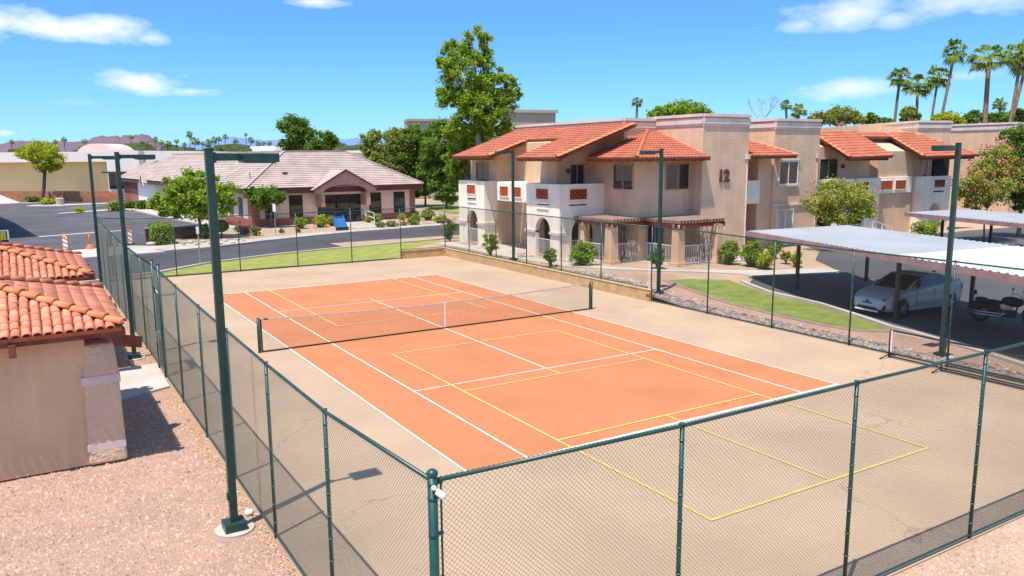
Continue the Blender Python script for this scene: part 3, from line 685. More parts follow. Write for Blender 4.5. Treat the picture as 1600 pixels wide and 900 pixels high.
def shedvol(root, x0, x1, y0, y1, z0, zt0, zt1, axis='x', name='wall', m=None):
    """block whose top slopes from zt0 to zt1 along an axis, so that it stays under the roof"""
    b = B()
    t = (zt0, zt1, zt1, zt0) if axis == 'x' else (zt0, zt0, zt1, zt1)
    b.add([(x0,y0,z0),(x1,y0,z0),(x1,y1,z0),(x0,y1,z0),(x0,y0,t[0]),(x1,y0,t[1]),(x1,y1,t[2]),(x0,y1,t[3])], [(0,3,2,1),(4,5,6,7),(0,1,5,4),(1,2,6,5),(2,3,7,6),(3,0,4,7)])
    return part(name, b, m or m_stucco, root)
def window(root, face, a, c, p, z0, z1, fr=None, glass=None, mull=True, name='window', sill=False, blind=False):
    """window on a wall plane; face 'x': plane x=p looking -x, from y=a to y=c; face 'y': plane y=p looking -y"""
    fr = fr or m_frame; glass = glass or m_glass; t = .05
    def bx(b, s0, s1, d0, d1, q0, q1):
        if face == 'x': b.box((p-d1, min(s0,s1), q0), (p-d0, max(s0,s1), q1))
        else: b.box((min(s0,s1), p-d1, q0), (max(s0,s1), p-d0, q1))
    a, c = min(a,c), max(a,c)
    b = B(); bx(b, a-t, a, .0, .07, z0-t, z1+t); bx(b, c, c+t, .0, .07, z0-t, z1+t); bx(b, a, c, .0, .069, z1, z1+t); bx(b, a, c, .0, .069, z0-t, z0)
    if mull: bx(b, (a+c)/2-.025, (a+c)/2+.025, .01, .05, z0, z1)
    o = part(name, b, fr, root)
    b = B(); bx(b, a, c, .0, .02, z0, z1); part('pane', b, glass, o)
    if sill:
        b = B(); bx(b, a-.15, c+.15, .0, .10, z0-.16, z0-.06); part('sill', b, m_trim, o)
        b = B(); bx(b, a-.15, c+.15, .0, .10, z1+.08, z1+.17); part('lintel', b, m_trim, o)
    return o
def lattice(root, face, a, c, p, z0, z1):
    a, c = min(a,c), max(a,c)
    def P(s, d, z): return (p-d, s, z) if face == 'x' else (s, p-d, z)
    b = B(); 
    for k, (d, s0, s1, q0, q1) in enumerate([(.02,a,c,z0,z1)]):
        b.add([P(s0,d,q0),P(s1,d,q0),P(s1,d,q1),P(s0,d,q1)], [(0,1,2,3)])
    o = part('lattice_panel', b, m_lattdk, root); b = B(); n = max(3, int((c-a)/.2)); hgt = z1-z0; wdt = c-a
    st = wdt/n
    for sgn in (1, -1):
        k = -int(hgt/st)-1
        while k <= n+int(hgt/st)+1:
            s0 = a+k*st; pts = []
            # clip the diagonal to the panel
            t0, t1 = 0., hgt
            if sgn > 0: t0 = max(0, a-s0); t1 = min(hgt, c-s0)
            else: t0 = max(0, s0-c); t1 = min(hgt, s0-a)
            if t1-t0 > .03: b.bar(P(s0+sgn*t0, .04+.004*sgn, z0+t0), P(s0+sgn*t1, .04+.004*sgn, z0+t1), .035, .03, up=(1,0,0) if face == 'x' else (0,1,0))
            k += 1
    l_ = part('lattice', b, m_lattice, o); l_['kind'] = 'stuff'
    b = B(); t = .045
    for (s0, s1, q0, q1) in ((a-t,a,z0-t,z1+t),(c,c+t,z0-t,z1+t),(a,c,z1,z1+t),(a,c,z0-t,z0)):
        A = P(s0,.06,q0); C = P(s1,-.02,q1); b.box(tuple(map(min, A, C)), tuple(map(max, A, C)))
    part('surround', b, m_stuccow, o)
    return o
def slot(root, face, a, c, p, z0, z1):
    def bx(b, s0, s1, d0, d1, q0, q1):
        if face == 'x': b.box((p-d1, min(s0,s1), q0), (p-d0, max(s0,s1), q1))
        else: b.box((min(s0,s1), p-d1, q0), (max(s0,s1), p-d0, q1))
    b = B(); bx(b, a, c, -.02, .004, z0, z1); o = part('scupper_slot', b, m_dark, root)
    b = B(); bx(b, a, c, 0, .07, z1, z1+.06); bx(b, a, c, 0, .05, z0-.22, z0-.17); part('ledge', b, m_stuccow, o)
def railing(root, p0, p1, z0, h, name='railing', m=None, gap=.11):
    p0 = Vector(p0); p1 = Vector(p1); d = p1-p0; Lr = d.length; o = thing_part(name, root)
    b = B(); b.bar((*p0, z0+h), (*p1, z0+h), .04, .04); part('top_rail', b, m or m_rail, o)
    b = B(); b.bar((*p0, z0+.10), (*p1, z0+.10), .03, .03); part('bottom_rail', b, m or m_rail, o)
    b = B(); n = int(Lr/gap)
    for k in range(n+1):
        q = p0+d*(k/n); b.box((q.x-.009,q.y-.009,z0+.1), (q.x+.009,q.y+.009,z0+h))
    part('balusters', b, m or m_rail, o, kind='stuff')
def thing_part(name, root):
    o = bpy.data.objects.new(name, None); COL.objects.link(o)
    if root: o.parent = root
    return o
def arch_opening_dark(root, b): return part('interior', b, m_dark, root)
def rafters(root, p0, p1, z, dirv, n, ln=.45, m=None):
    """exposed rafter tails under an eave"""
    p0 = Vector((*p0, z)); p1 = Vector((*p1, z)); d = Vector((*dirv, 0))
    for k in range(n):
        p = p0+(p1-p0)*((k+.5)/n); b = B(); b.bar(p-Vector((0,0,.09)), p+d*ln-Vector((0,0,.05)), .09, .15); part('rafter_tail', b, m or m_beam, root)

AP = thing('apartment_building', 'two storey tan stucco apartment building numbered 12 with white arched porches and red tile roofs', 'apartment building', (16, 14, G), 'apartment buildings')
zr = lambda x: 5.84+.345*(x-11.4)
# main blocks
vol(AP, [(16.6,10.6),(32,10.6),(32,21.85),(16.6,21.85)], G, 8.0)
shedvol(AP, 13.2, 16.6, 18.75, 22.2, 0, zr(13.2)-.12, zr(16.6)-.12)
shedvol(AP, 14.4, 16.6, 13.9, 18.75, 0, zr(14.4)-.12, zr(16.6)-.12)
shedvol(AP, 13.2, 16.6, 12.2, 13.9, 2.9, zr(13.2)-.12, zr(16.6)-.12)
vol(AP, [(15.3,7.7),(19.0,7.7),(19.0,12.19),(15.3,12.19)], 0, 5.95)
vol(AP, [(18.93,6.83),(22.42,6.83),(22.42,14),(18.93,14)], 0, 8.08)
vol(AP, [(26.1,8.2),(30.2,8.2),(30.2,16),(26.1,16)], 0, 8.02)
vol(AP, [(22.42,11.0),(26.1,11.0),(26.1,16),(22.42,16)], 0, 7.9)
cornice(AP, [(16.6,21.9),(16.6,10.6),(18.93,10.6)], [7.98,7.98], s=-1*-1)
cornice(AP, [(18.93,10.6),(18.93,6.83),(22.42,6.83),(22.42,10.9)], 8.09)
cornice(AP, [(26.1,11),(26.1,8.2),(30.2,8.2),(30.2,12)], 8.02)
# left porch: walls with an arch in front, panel, slot
def porch(root, face, s0, s1, p, depth, gz, zt, arch=None, latt=None, slots=None, side=0):
    """hollow white porch block: front wall with arched opening, two side walls, floor of the balcony"""
    w_ = .28; b = B(); holes = []
    lo, hi = min(s0,s1), max(s0,s1)
    if face == 'x':
        if arch: holes = [(hi-max(arch[0],arch[1]), hi-min(arch[0],arch[1]), 0.02-0, arch[2], 'arch')]
        wall(b, (p,hi), (p,lo), 0, zt, w_, holes)
    else:
        if arch: holes = [(min(arch[0],arch[1])-lo, max(arch[0],arch[1])-lo, .02, arch[2], 'arch')]
        wall(b, (lo,p), (hi,p), 0, zt, w_, holes)
    return fix(part('porch_wall', b, m_stuccow, root, bevel=.03))
PX = 12.25
# porch at the far end
porch(AP, 'x', 18.8, 22.2, PX, 1, G, 4.45, (19.7, 21.15, 2.58))
b = B(); wall(b, (PX+.28,18.8), (13.2,18.8), 0, 4.45, .27); fix(part('porch_wall', b, m_stuccow, AP, bevel=.02))
b = B(); b.box((PX+.28,21.93,0), (13.2,22.2,4.45)); part('porch_wall', b, m_stuccow, AP)
b = B(); b.box((PX+.28,19.07,2.9), (13.2,21.93,3.1)); part('balcony_floor', b, m_stuccow, AP)
b = B(); b.box((PX-.09,18.72,1.72), (PX+.34,19.7,1.86)); part('string_course', b, m_trim, AP)
b = B(); b.box((PX-.09,21.15,1.72), (PX+.30,22.28,1.86)); part('string_course', b, m_trim, AP)
b = B(); b.box((PX+.34,18.71,1.72), (13.15,18.84,1.86)); part('string_course', b, m_trim, AP)
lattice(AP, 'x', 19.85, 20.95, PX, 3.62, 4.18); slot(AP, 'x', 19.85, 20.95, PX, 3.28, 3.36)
railing(AP, (PX+.14,19.72), (PX+.14,21.13), G, .98)
# porch nearer the court lamp
porch(AP, 'x', 10.6, 13.9, PX, 1, G, 4.45, (11.5, 12.95, 2.58))
b = B(); wall(b, (PX+.28,10.6), (15.3,10.6), 0, 4.45, .27, [(.55, 2.15, .02, 2.62, 'arch')]); fix(part('porch_wall', b, m_stuccow, AP, bevel=.03))
b = B(); b.box((PX+.28,13.63,0), (14.4,13.9,4.45)); part('porch_wall', b, m_stuccow, AP)
b = B(); b.box((PX+.28,10.87,2.9), (15.3,13.63,3.1)); part('balcony_floor', b, m_stuccow, AP)
b = B(); b.box((PX-.09,10.52,1.72), (PX+.36,11.5,1.86)); part('string_course', b, m_trim, AP)
b = B(); b.box((PX-.09,12.95,1.72), (PX+.30,13.98,1.86)); part('string_course', b, m_trim, AP)
b = B(); b.box((PX+.36,10.52,1.72), (12.8,10.70,1.86)); part('string_course', b, m_trim, AP)
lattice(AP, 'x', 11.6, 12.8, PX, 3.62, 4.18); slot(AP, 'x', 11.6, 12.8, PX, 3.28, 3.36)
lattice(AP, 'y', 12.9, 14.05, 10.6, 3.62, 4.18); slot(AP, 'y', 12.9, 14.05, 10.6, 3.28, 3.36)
railing(AP, (PX+.14,11.52), (PX+.14,12.93), G, .98); railing(AP, (12.85,10.74), (14.6,10.74), G, .98)
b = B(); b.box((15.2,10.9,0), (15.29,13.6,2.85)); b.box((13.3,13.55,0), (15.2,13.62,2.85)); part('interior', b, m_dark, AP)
# bridging balcony between the porches
b = B(); b.box((12.35,14.0,3.32), (12.60,17.35,4.44)); b.box((12.60,17.1,3.32), (14.4,17.35,4.44)); b.box((12.60,14.0,3.32), (14.4,17.1,3.45)); part('balcony', b, m_stuccow, AP, bevel=.02)
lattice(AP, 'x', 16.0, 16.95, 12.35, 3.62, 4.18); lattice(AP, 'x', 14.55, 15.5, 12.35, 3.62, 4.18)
# upper windows and doors
window(AP, 'x', 19.9, 21.35, 13.2, 4.3, 5.55, mull=True)
window(AP, 'y', 14.1, 15.0, 12.2, 3.3, 5.45, mull=True, name='sliding_door')
b = B(); b.tube([(13.9,12.1,5.25),(13.9,12.1,5.0)], .09, 8); b.box((13.84,12.14,5.05), (13.96,12.2,5.2)); part('wall_lantern', b, m_steelpost, AP)
yw = lambda u, X: onX(u, 276, X).y
window(AP, 'x', yw(960,15.3), yw(989,15.3), 15.3, onX(975,295,15.3).z, onX(975,258,15.3).z)
xw = lambda u, Y: onY(u, 276, Y).x
window(AP, 'y', xw(1040,7.7), xw(1075,7.7), 7.7, onY(1057,295,7.7).z, onY(1057,257,7.7).z)
window(AP, 'x', 8.6, 10.1, 15.3, G, 2.5, name='sliding_door'); window(AP, 'y', 15.9, 17.0, 7.7, G, 2.5, name='sliding_door')
window(AP, 'y', xw(1217,8.2), xw(1245,8.2), 8.2, onY(1230,287,8.2).z, onY(1230,253,8.2).z, fr=m_white, sill=True)
window(AP, 'y', xw(1217,8.2), xw(1241,8.2), 8.2, G+.1, onY(1230,328,8.2).z, fr=m_white, glass=mat('curtained_glass', (.45,.45,.41), .15, .1, 2, spec=.8))
b = B(); b.box((26.0,8.12,2.85), (30.25,8.22,2.98)); part('string_course', b, m_trim, AP)
# recess with stair balcony
b = B(); b.box((22.5,8.1,3.1), (24.9,8.3,4.45)); b.box((22.5,8.3,3.1), (24.9,11,3.25)); part('balcony', b, m_stuccow, AP)
lattice(AP, 'y', 22.6, 23.8, 8.1, 3.75, 4.2); slot(AP, 'y', 22.5, 23.8, 8.1, 3.4, 3.5)
vol(AP, [(24.9,8.3),(26.1,8.3),(26.1,11),(24.9,11)], 0, 5.9)
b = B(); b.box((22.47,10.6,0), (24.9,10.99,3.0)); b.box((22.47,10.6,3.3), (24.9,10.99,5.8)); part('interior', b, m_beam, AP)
for nm, x, y in (('downspout', 22.3, 6.78), ('downspout', 30.0, 8.14)):
    b = B(); b.tube([(x,y,.1),(x,y,5.7)], .05, 8); b.box((x-.12,y-.1,5.7), (x+.12,y+.06,5.95)); part(nm, b, m_trim if x < 25 else m_stucco, AP)
# roofs
def roofp(root, poly, base_th=.14, kind='barrel', m=None, name='roof_slope', pitch=.24, row=.36, amp=.085, step=.025, under=None):
    nrm = (Vector(poly[1])-Vector(poly[0])).cross(Vector(poly[-1])-Vector(poly[0])).normalized(); nrm = nrm if nrm.z > 0 else -nrm
    o = part(name, tile_roof(poly, pitch, row, amp, step, kind), m or m_tilefar, root, kind=None)
    b = B(); b.slab([Vector(p)-nrm*.012 for p in poly], base_th); part('roof_deck', b, under or m_beam, o); return o
def capline(root, a, c, r=.11): part('ridge_caps', caps(B(), a, c, r), m_cap, root)
r1 = roofp(AP, [(11.7,17.2,zr(11.7)),(11.7,21.95,zr(11.7)),(16.65,21.95,zr(16.65)),(16.65,17.2,zr(16.65))])
r2 = roofp(AP, [(11.4,9.6,zr(11.4)),(11.4,13.6,zr(11.4)),(16.65,13.6,zr(16.65)),(16.65,9.6,zr(16.65))])
r3 = roofp(AP, [(14.5,13.6,zr(14.5)),(14.5,17.2,zr(14.5)),(16.65,17.2,zr(16.65)),(16.65,13.6,zr(16.65))])
capline(r2, (11.38,9.6,zr(11.4)+.06), (16.6,9.6,zr(16.6)+.06)); capline(r1, (11.68,17.2,zr(11.7)+.06), (14.5,17.2,zr(14.5)+.06))
hx, hy, hz = 14.0, 6.4, 5.80; s_ = .35
r4 = roofp(AP, [(hx,10.6,hz),(hx,hy,hz),(18.2,10.6,hz+4.2*s_),(18.93,10.6,hz+4.93*s_-.05)][:3])
r5 = roofp(AP, [(hx,hy,hz),(19.1,hy,hz),(19.1,10.6,hz+4.2*s_),(18.2,10.6,hz+4.2*s_)])
capline(r5, (hx,hy,hz+.06), (18.3,10.6,hz+4.3*s_+.06))
r6 = roofp(AP, [(22.45,6.9,5.85),(26.6,6.9,5.85),(25.2,8.6,6.55),(24.2,9.6,6.95),(22.45,9.6,6.95)])
r7 = roofp(AP, [(26.6,6.9,5.85),(26.6,8.2,5.85),(26.1,8.2,6.1),(25.2,8.6,6.55)][:3])
capline(r6, (26.6,6.9,5.9), (25.2,8.6,6.6))
rafters(AP, (11.55,9.8), (11.55,13.5), 5.84, (1,0), 9); rafters(AP, (11.85,17.4), (11.85,21.8), 5.9, (1,0), 10)
rafters(AP, (14.15,6.6), (14.15,10.4), 5.79, (1,0), 8); rafters(AP, (14.3,6.55), (18.9,6.55), 5.79, (0,1), 9)
# number on the end wall
cu = bpy.data.curves.new('numerals', 'FONT'); cu.body = '12'; cu.size = .90; cu.extrude = .03; cu.space_character = 1.0; cu.offset = .035
to = bpy.data.objects.new('tmp', cu); COL.objects.link(to); dg = bpy.context.evaluated_depsgraph_get()
me = bpy.data.meshes.new_from_object(to.evaluated_get(dg)); bpy.data.objects.remove(to); me.materials.clear(); me.materials.append(m_num)
xs_ = [v.co.x for v in me.vertices]; inst('numerals', me, AP, Matrix.Translation((20.22-min(xs_),6.79,4.52)) @ Matrix.Rotation(pi/2, 4, 'X'))

# pergolas over the two ground-floor patios
def pergola(cols, x0, x1, y0, y1, z, label, loc):
    t = thing('patio_pergola', label, 'pergola', (*loc, G), 'patio pergolas')
    for (cx, cy, hx_, hy_, ht) in cols:
        b = B(); a = .0
        b.add([(cx-hx_,cy-hy_,0),(cx+hx_,cy-hy_,0),(cx+hx_,cy+hy_,0),(cx-hx_,cy+hy_,0),(cx-hx_*.8,cy-hy_*.8,ht),(cx+hx_*.8,cy-hy_*.8,ht),(cx+hx_*.8,cy+hy_*.8,ht),(cx-hx_*.8,cy+hy_*.8,ht)], [(0,3,2,1),(4,5,6,7),(0,1,5,4),(1,2,6,5),(2,3,7,6),(3,0,4,7)])
        part('column', b, m_stucco_y, t, bevel=.04)
        b = B(); b.box((cx-hx_-.04,cy-hy_-.04,0), (cx+hx_+.04,cy+hy_+.04,G+.18)); part('plinth', b, m_stucco, t)
    for yy in (y0, y1):
        b = B(); b.box((x0-.25,yy-.07,z-.28), (x1+.1,yy+.07,z-.05)); part('beam', b, m_beam, t)
    for xx in (x0, x1):
        b = B(); b.box((xx-.07,y0-.25,z-.30), (xx+.07,y1+.1,z-.07)); part('beam', b, m_beam, t)
    n = int((x1-x0+.5)/.22)
    for k in range(n):
        xx = x0-.3+k*.22; b = B(); b.box((xx,y0-.35,z-.04), (xx+.045,y1+.15,z+.09)); part('rafter', b, m_pergtop, t)
    n = int((y1-y0+.5)/.20)
    for k in range(n):
        yy = y0-.32+k*.20; b = B(); b.box((x0-.35,yy,z+.095), (x1+.2,yy+.12,z+.12)); part('slat', b, m_pergtop, t)
    return t
pergola([(13.55,7.75,.30,.30,2.45),(13.6,10.2,.25,.3,2.4)], 13.5, 15.3, 7.6, 10.45, 2.62, 'brown slatted pergola between the white arched porch and the hip roofed corner', (14.4, 9))
pergola([(15.75,5.15,.28,.28,2.5),(18.3,5.0,.28,.28,2.45)], 15.7, 18.6, 5.05, 7.6, 2.62, 'brown slatted pergola left of the wall numbered 12 beside tall shrubs', (17.1, 6.3))
pr = thing('patio_railing', 'white picket railing of the patio under the pergola beside the arched porch', 'railing', (14.4, 8.4, G), 'white patio railings')
railing(pr, (13.25,10.3), (13.25,8.1), G, 1.0); railing(pr, (13.85,7.75), (15.3,7.75), G, 1.0)
pr = thing('patio_railing', 'white picket railing of the patio under the pergola left of the number 12 wall', 'railing', (17.1, 5.4, G), 'white patio railings')
railing(pr, (16.05,5.1), (18.0,5.0), G, 1.0); railing(pr, (15.7,5.45), (15.7,7.6), G, 1.0)
# second building, set back to the right
A2 = thing('apartment_building', 'two storey tan apartment building behind the oleander and carports at right with red tile roof', 'apartment building', (38, 10, G2), 'apartment buildings')
Y2 = 8.8; Z2 = 4.33
vol(A2, [(30.25,10.7),(48,10.7),(48,18),(30.25,18)], 0, 7.3)
vol(A2, [(44.6,10.9),(47.4,10.0),(49,14),(53,26.2),(51.5,26.2)], 0, 8.28)
vol(A2, [(54.5,9.0),(62,9.2),(62,20),(54.5,14.2)], 0, 8.25); 
cornice(A2, [(51.9,25.9),(44.58,10.88)], 8.29); cornice(A2, [(44.6,10.88),(47.4,9.98)], 8.29)
cornice(A2, [(54.5,14.2),(54.5,9.0)], 8.26); cornice(A2, [(54.5,9.0),(62,9.2)], 8.26)
zs = lambda y: 5.68+.55*(y-7.6)
shedvol(A2, 30.25, 42.6, 9.6, 10.7, 0, 6.4, 6.9, 'y')
vol(A2, [(30.25,8.9),(31.2,8.9),(31.2,9.6),(30.25,9.6)], 0, 5.9)
shedvol(A2, 37.4, 41.4, 9.0, 9.6, 0, 6.1, 6.4, 'y')
shedvol(A2, 41.7, 46.5, 9.4, 10.7, 0, 6.2, 6.9, 'y')
# balcony fronts
def front(x0, x1, y, zt, zb, holes, root, nm='balcony'):
    b = B(); wall(b, (x0,y), (x1,y), zb, zt, .25, holes); return fix(part(nm, b, m_stuccow, root, bevel=.02))
front(29.85, 37.45, Y2, Z2, 0, [(1.2,2.9,.02,2.5,'arch'),(4.4,6.1,.02,2.5,'arch')], A2, 'porch_wall')
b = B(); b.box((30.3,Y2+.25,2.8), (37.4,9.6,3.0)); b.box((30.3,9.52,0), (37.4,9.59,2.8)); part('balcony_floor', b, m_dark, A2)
front(37.46, 41.2, Y2+.05, 4.33, 3.25, [], A2)
front(41.6, 45.0, 8.3, Z2, 0, [(.95,2.5,.02,2.45,'arch')], A2, 'porch_wall')
b = B(); b.box((41.6,8.55,0), (41.85,9.4,Z2)); part('porch_wall', b, m_stuccow, A2)
b = B(); b.box((41.5,8.2,1.65), (42.5,8.34,1.78)); part('string_course', b, m_trim, A2)
b = B(); b.box((44.2,8.2,1.65), (45.1,8.34,1.78)); part('string_course', b, m_trim, A2)
for a, c in ((1280,1300),(1335,1356)): lattice(A2, 'y', onY(a,290,Y2).x, onY(c,290,Y2).x, Y2, 3.55, 4.08)
for a, c in ((1376,1393),(1398,1414)): lattice(A2, 'y', onY(a,294,Y2+.05).x, onY(c,294,Y2+.05).x, Y2+.05, 3.5, 4.1)
lattice(A2, 'y', 42.9, 44.2, 8.3, 3.55, 4.08); slot(A2, 'y', 42.9, 44.2, 8.3, 3.2, 3.3)
railing(A2, (31.1,Y2+.12), (32.7,Y2+.12), G2, 1.0); railing(A2, (34.3,Y2+.12), (35.9,Y2+.12), G2, 1.0); railing(A2, (42.6,8.42), (44.1,8.42), G2, 1.0)
window(A2, 'y', onY(1280,265,9.6).x, onY(1307,265,9.6).x, 9.6, 3.3, 5.6, name='sliding_door')
window(A2, 'y', onY(1441,265,9.4).x, onY(1457,265,9.4).x, 9.4, 3.6, 5.5, fr=m_white)
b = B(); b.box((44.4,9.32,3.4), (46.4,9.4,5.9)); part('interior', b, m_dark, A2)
b = B(); b.tube([(onY(1317,268,9.5).x,9.5,5.0),(onY(1317,268,9.5).x,9.5,5.25)], .1, 8); part('wall_lantern', b, m_steelpost, A2)
R = .55
q1 = roofp(A2, [(32.4,7.6,zs(7.6)),(36.9,7.6,zs(7.6)+.1),(36.9,10.72,zs(10.72)),(32.4,10.72,zs(10.72))])
q2 = roofp(A2, [(36.9,10.1,zs(10.1)),(40.3,10.1,zs(10.1)),(40.3,10.72,zs(10.72)),(36.9,10.72,zs(10.72))])
q3 = roofp(A2, [(40.3,7.6,zs(7.6)),(47.2,7.6,zs(7.6)+.1),(43.4,10.72,zs(10.72)),(40.3,10.72,zs(10.72))])
capline(q1, (32.4,7.6,zs(7.6)+.06), (32.4,10.7,zs(10.7)+.06), .14); capline(q3, (40.3,7.6,zs(7.6)+.06), (40.3,10.7,zs(10.7)+.06), .14)
rafters(A2, (32.6,7.75), (36.8,7.75), 5.66, (0,1), 9); rafters(A2, (40.5,7.75), (47,7.75), 5.66, (0,1), 12)
b = B(); b.bar((38.2,Y2+.3,.3), (36.0,Y2-.9,1.3), .06, .06); 
st = thing('entry_stair_rail', 'white sloping handrail below the tan wall right of the oleander', 'handrail', (37.6,8.2,G2))
b = B(); b.bar((36.2,8.3,1.55), (38.3,8.3,.95), .05, .05); b.bar((36.2,8.3,1.1), (38.3,8.3,.5), .04, .04); part('handrail', b, m_rail, st)
for x in (36.2, 37.25, 38.3):
    b = B(); b.box((x-.025,8.27,G2), (x+.025,8.33,1.55-(x-36.2)*.285)); part('rail_post', b, m_rail, st)

# ================================================================== CARPORTS
def carport(name_label, A, dirv, wv, length, z, post_rows, seam=None, grp='metal carports'):
    t = thing('carport', name_label, 'carport', (A[0], A[1], 0), grp)
    A = Vector(A); d = Vector(dirv).normalized(); wv = Vector(wv); W = wv.length; wn = wv/W
    def sheet(s0, s1, m, dz, nm):
        b = B(); pr = [(0,0),(.10,0),(.14,.03),(.22,.03),(.26,0)]; pitch = .30; n = int((s1-s0)/pitch)
        col = []
        for k in range(n):
            for a, h in pr: col.append((s0+k*pitch+a, h))
        col.append((s1, 0)); vs = []
        for s, h in col:
            p = A+d*s; q = p+wv; vs += [(p.x, p.y, z+dz+h), (q.x, q.y, z+dz+h+.06)]
        for s, h in col:
            p = A+d*s; q = p+wv; vs += [(p.x, p.y, z+dz+h-.006), (q.x, q.y, z+dz+h+.054)]
        o = len(col)*2
        b.add(vs, [(2*i, 2*i+2, 2*i+3, 2*i+1) for i in range(len(col)-1)]+[(o+2*i, o+2*i+1, o+2*i+3, o+2*i+2) for i in range(len(col)-1)])
        part(nm, b, m, t)
    if seam: sheet(0, seam, m_metalroof, 0, 'roof_sheet'); sheet(seam, length, m_metalroof2, .01, 'roof_sheet')
    else: sheet(0, length, m_metalroof, 0, 'roof_sheet')
    for (o0, o1) in ((Vector((0,0)), d*length), (wv, wv+d*length), (Vector((0,0)), wv), (d*length, d*length+wv)):
        b = B(); a = A+o0; c = A+o1; b.bar((*a, z-.10), (*c, z-.10), .05, .22); part('fascia', b, m_fasciap, t)
    for k in range(int(length/1.5)):
        p = A+d*(k*1.5+.6); q = p+wv; b = B(); b.bar((*p, z-.05), (*q, z-.0), .06, .07); part('purlin', b, m_steelpost, t)
    for (px, py) in post_rows:
        b = B(); b.box((px-.06,py-.06,0), (px+.06,py+.06,z-.02)); part('post', b, m_steelpost, t)
    for off in (.9, W-.9):
        a = A+wn*off; c = a+d*length; b = B(); b.bar((*a, z-.14), (*c, z-.14), .1, .16); part('girder', b, m_steelpost, t)
    return t
dv = (-4.35,-14.1); wv = (5.5,-1.2)
dn = Vector(dv).normalized()
carport('long blue grey corrugated metal carport over the parked white hatchback', (15.85,.8), dv, wv, 19.5, 2.5, [(16.45,-1.65),(14.45,-7.65),(12.55,-13.7),(21.2,-1.75),(19.2,-7.75),(17.35,-13.8)], seam=9.5)
carport('second metal carport farther back, in front of the second apartment building', (32.,3.4), (29.3-32,-4.5-3.4), (4.6,-.9), 17, 2.5, [(32.7,1.5),(30.9,-4.2),(29.,-9.9),(36.2,.6),(34.3,-5.2),(32.5,-10.9)])

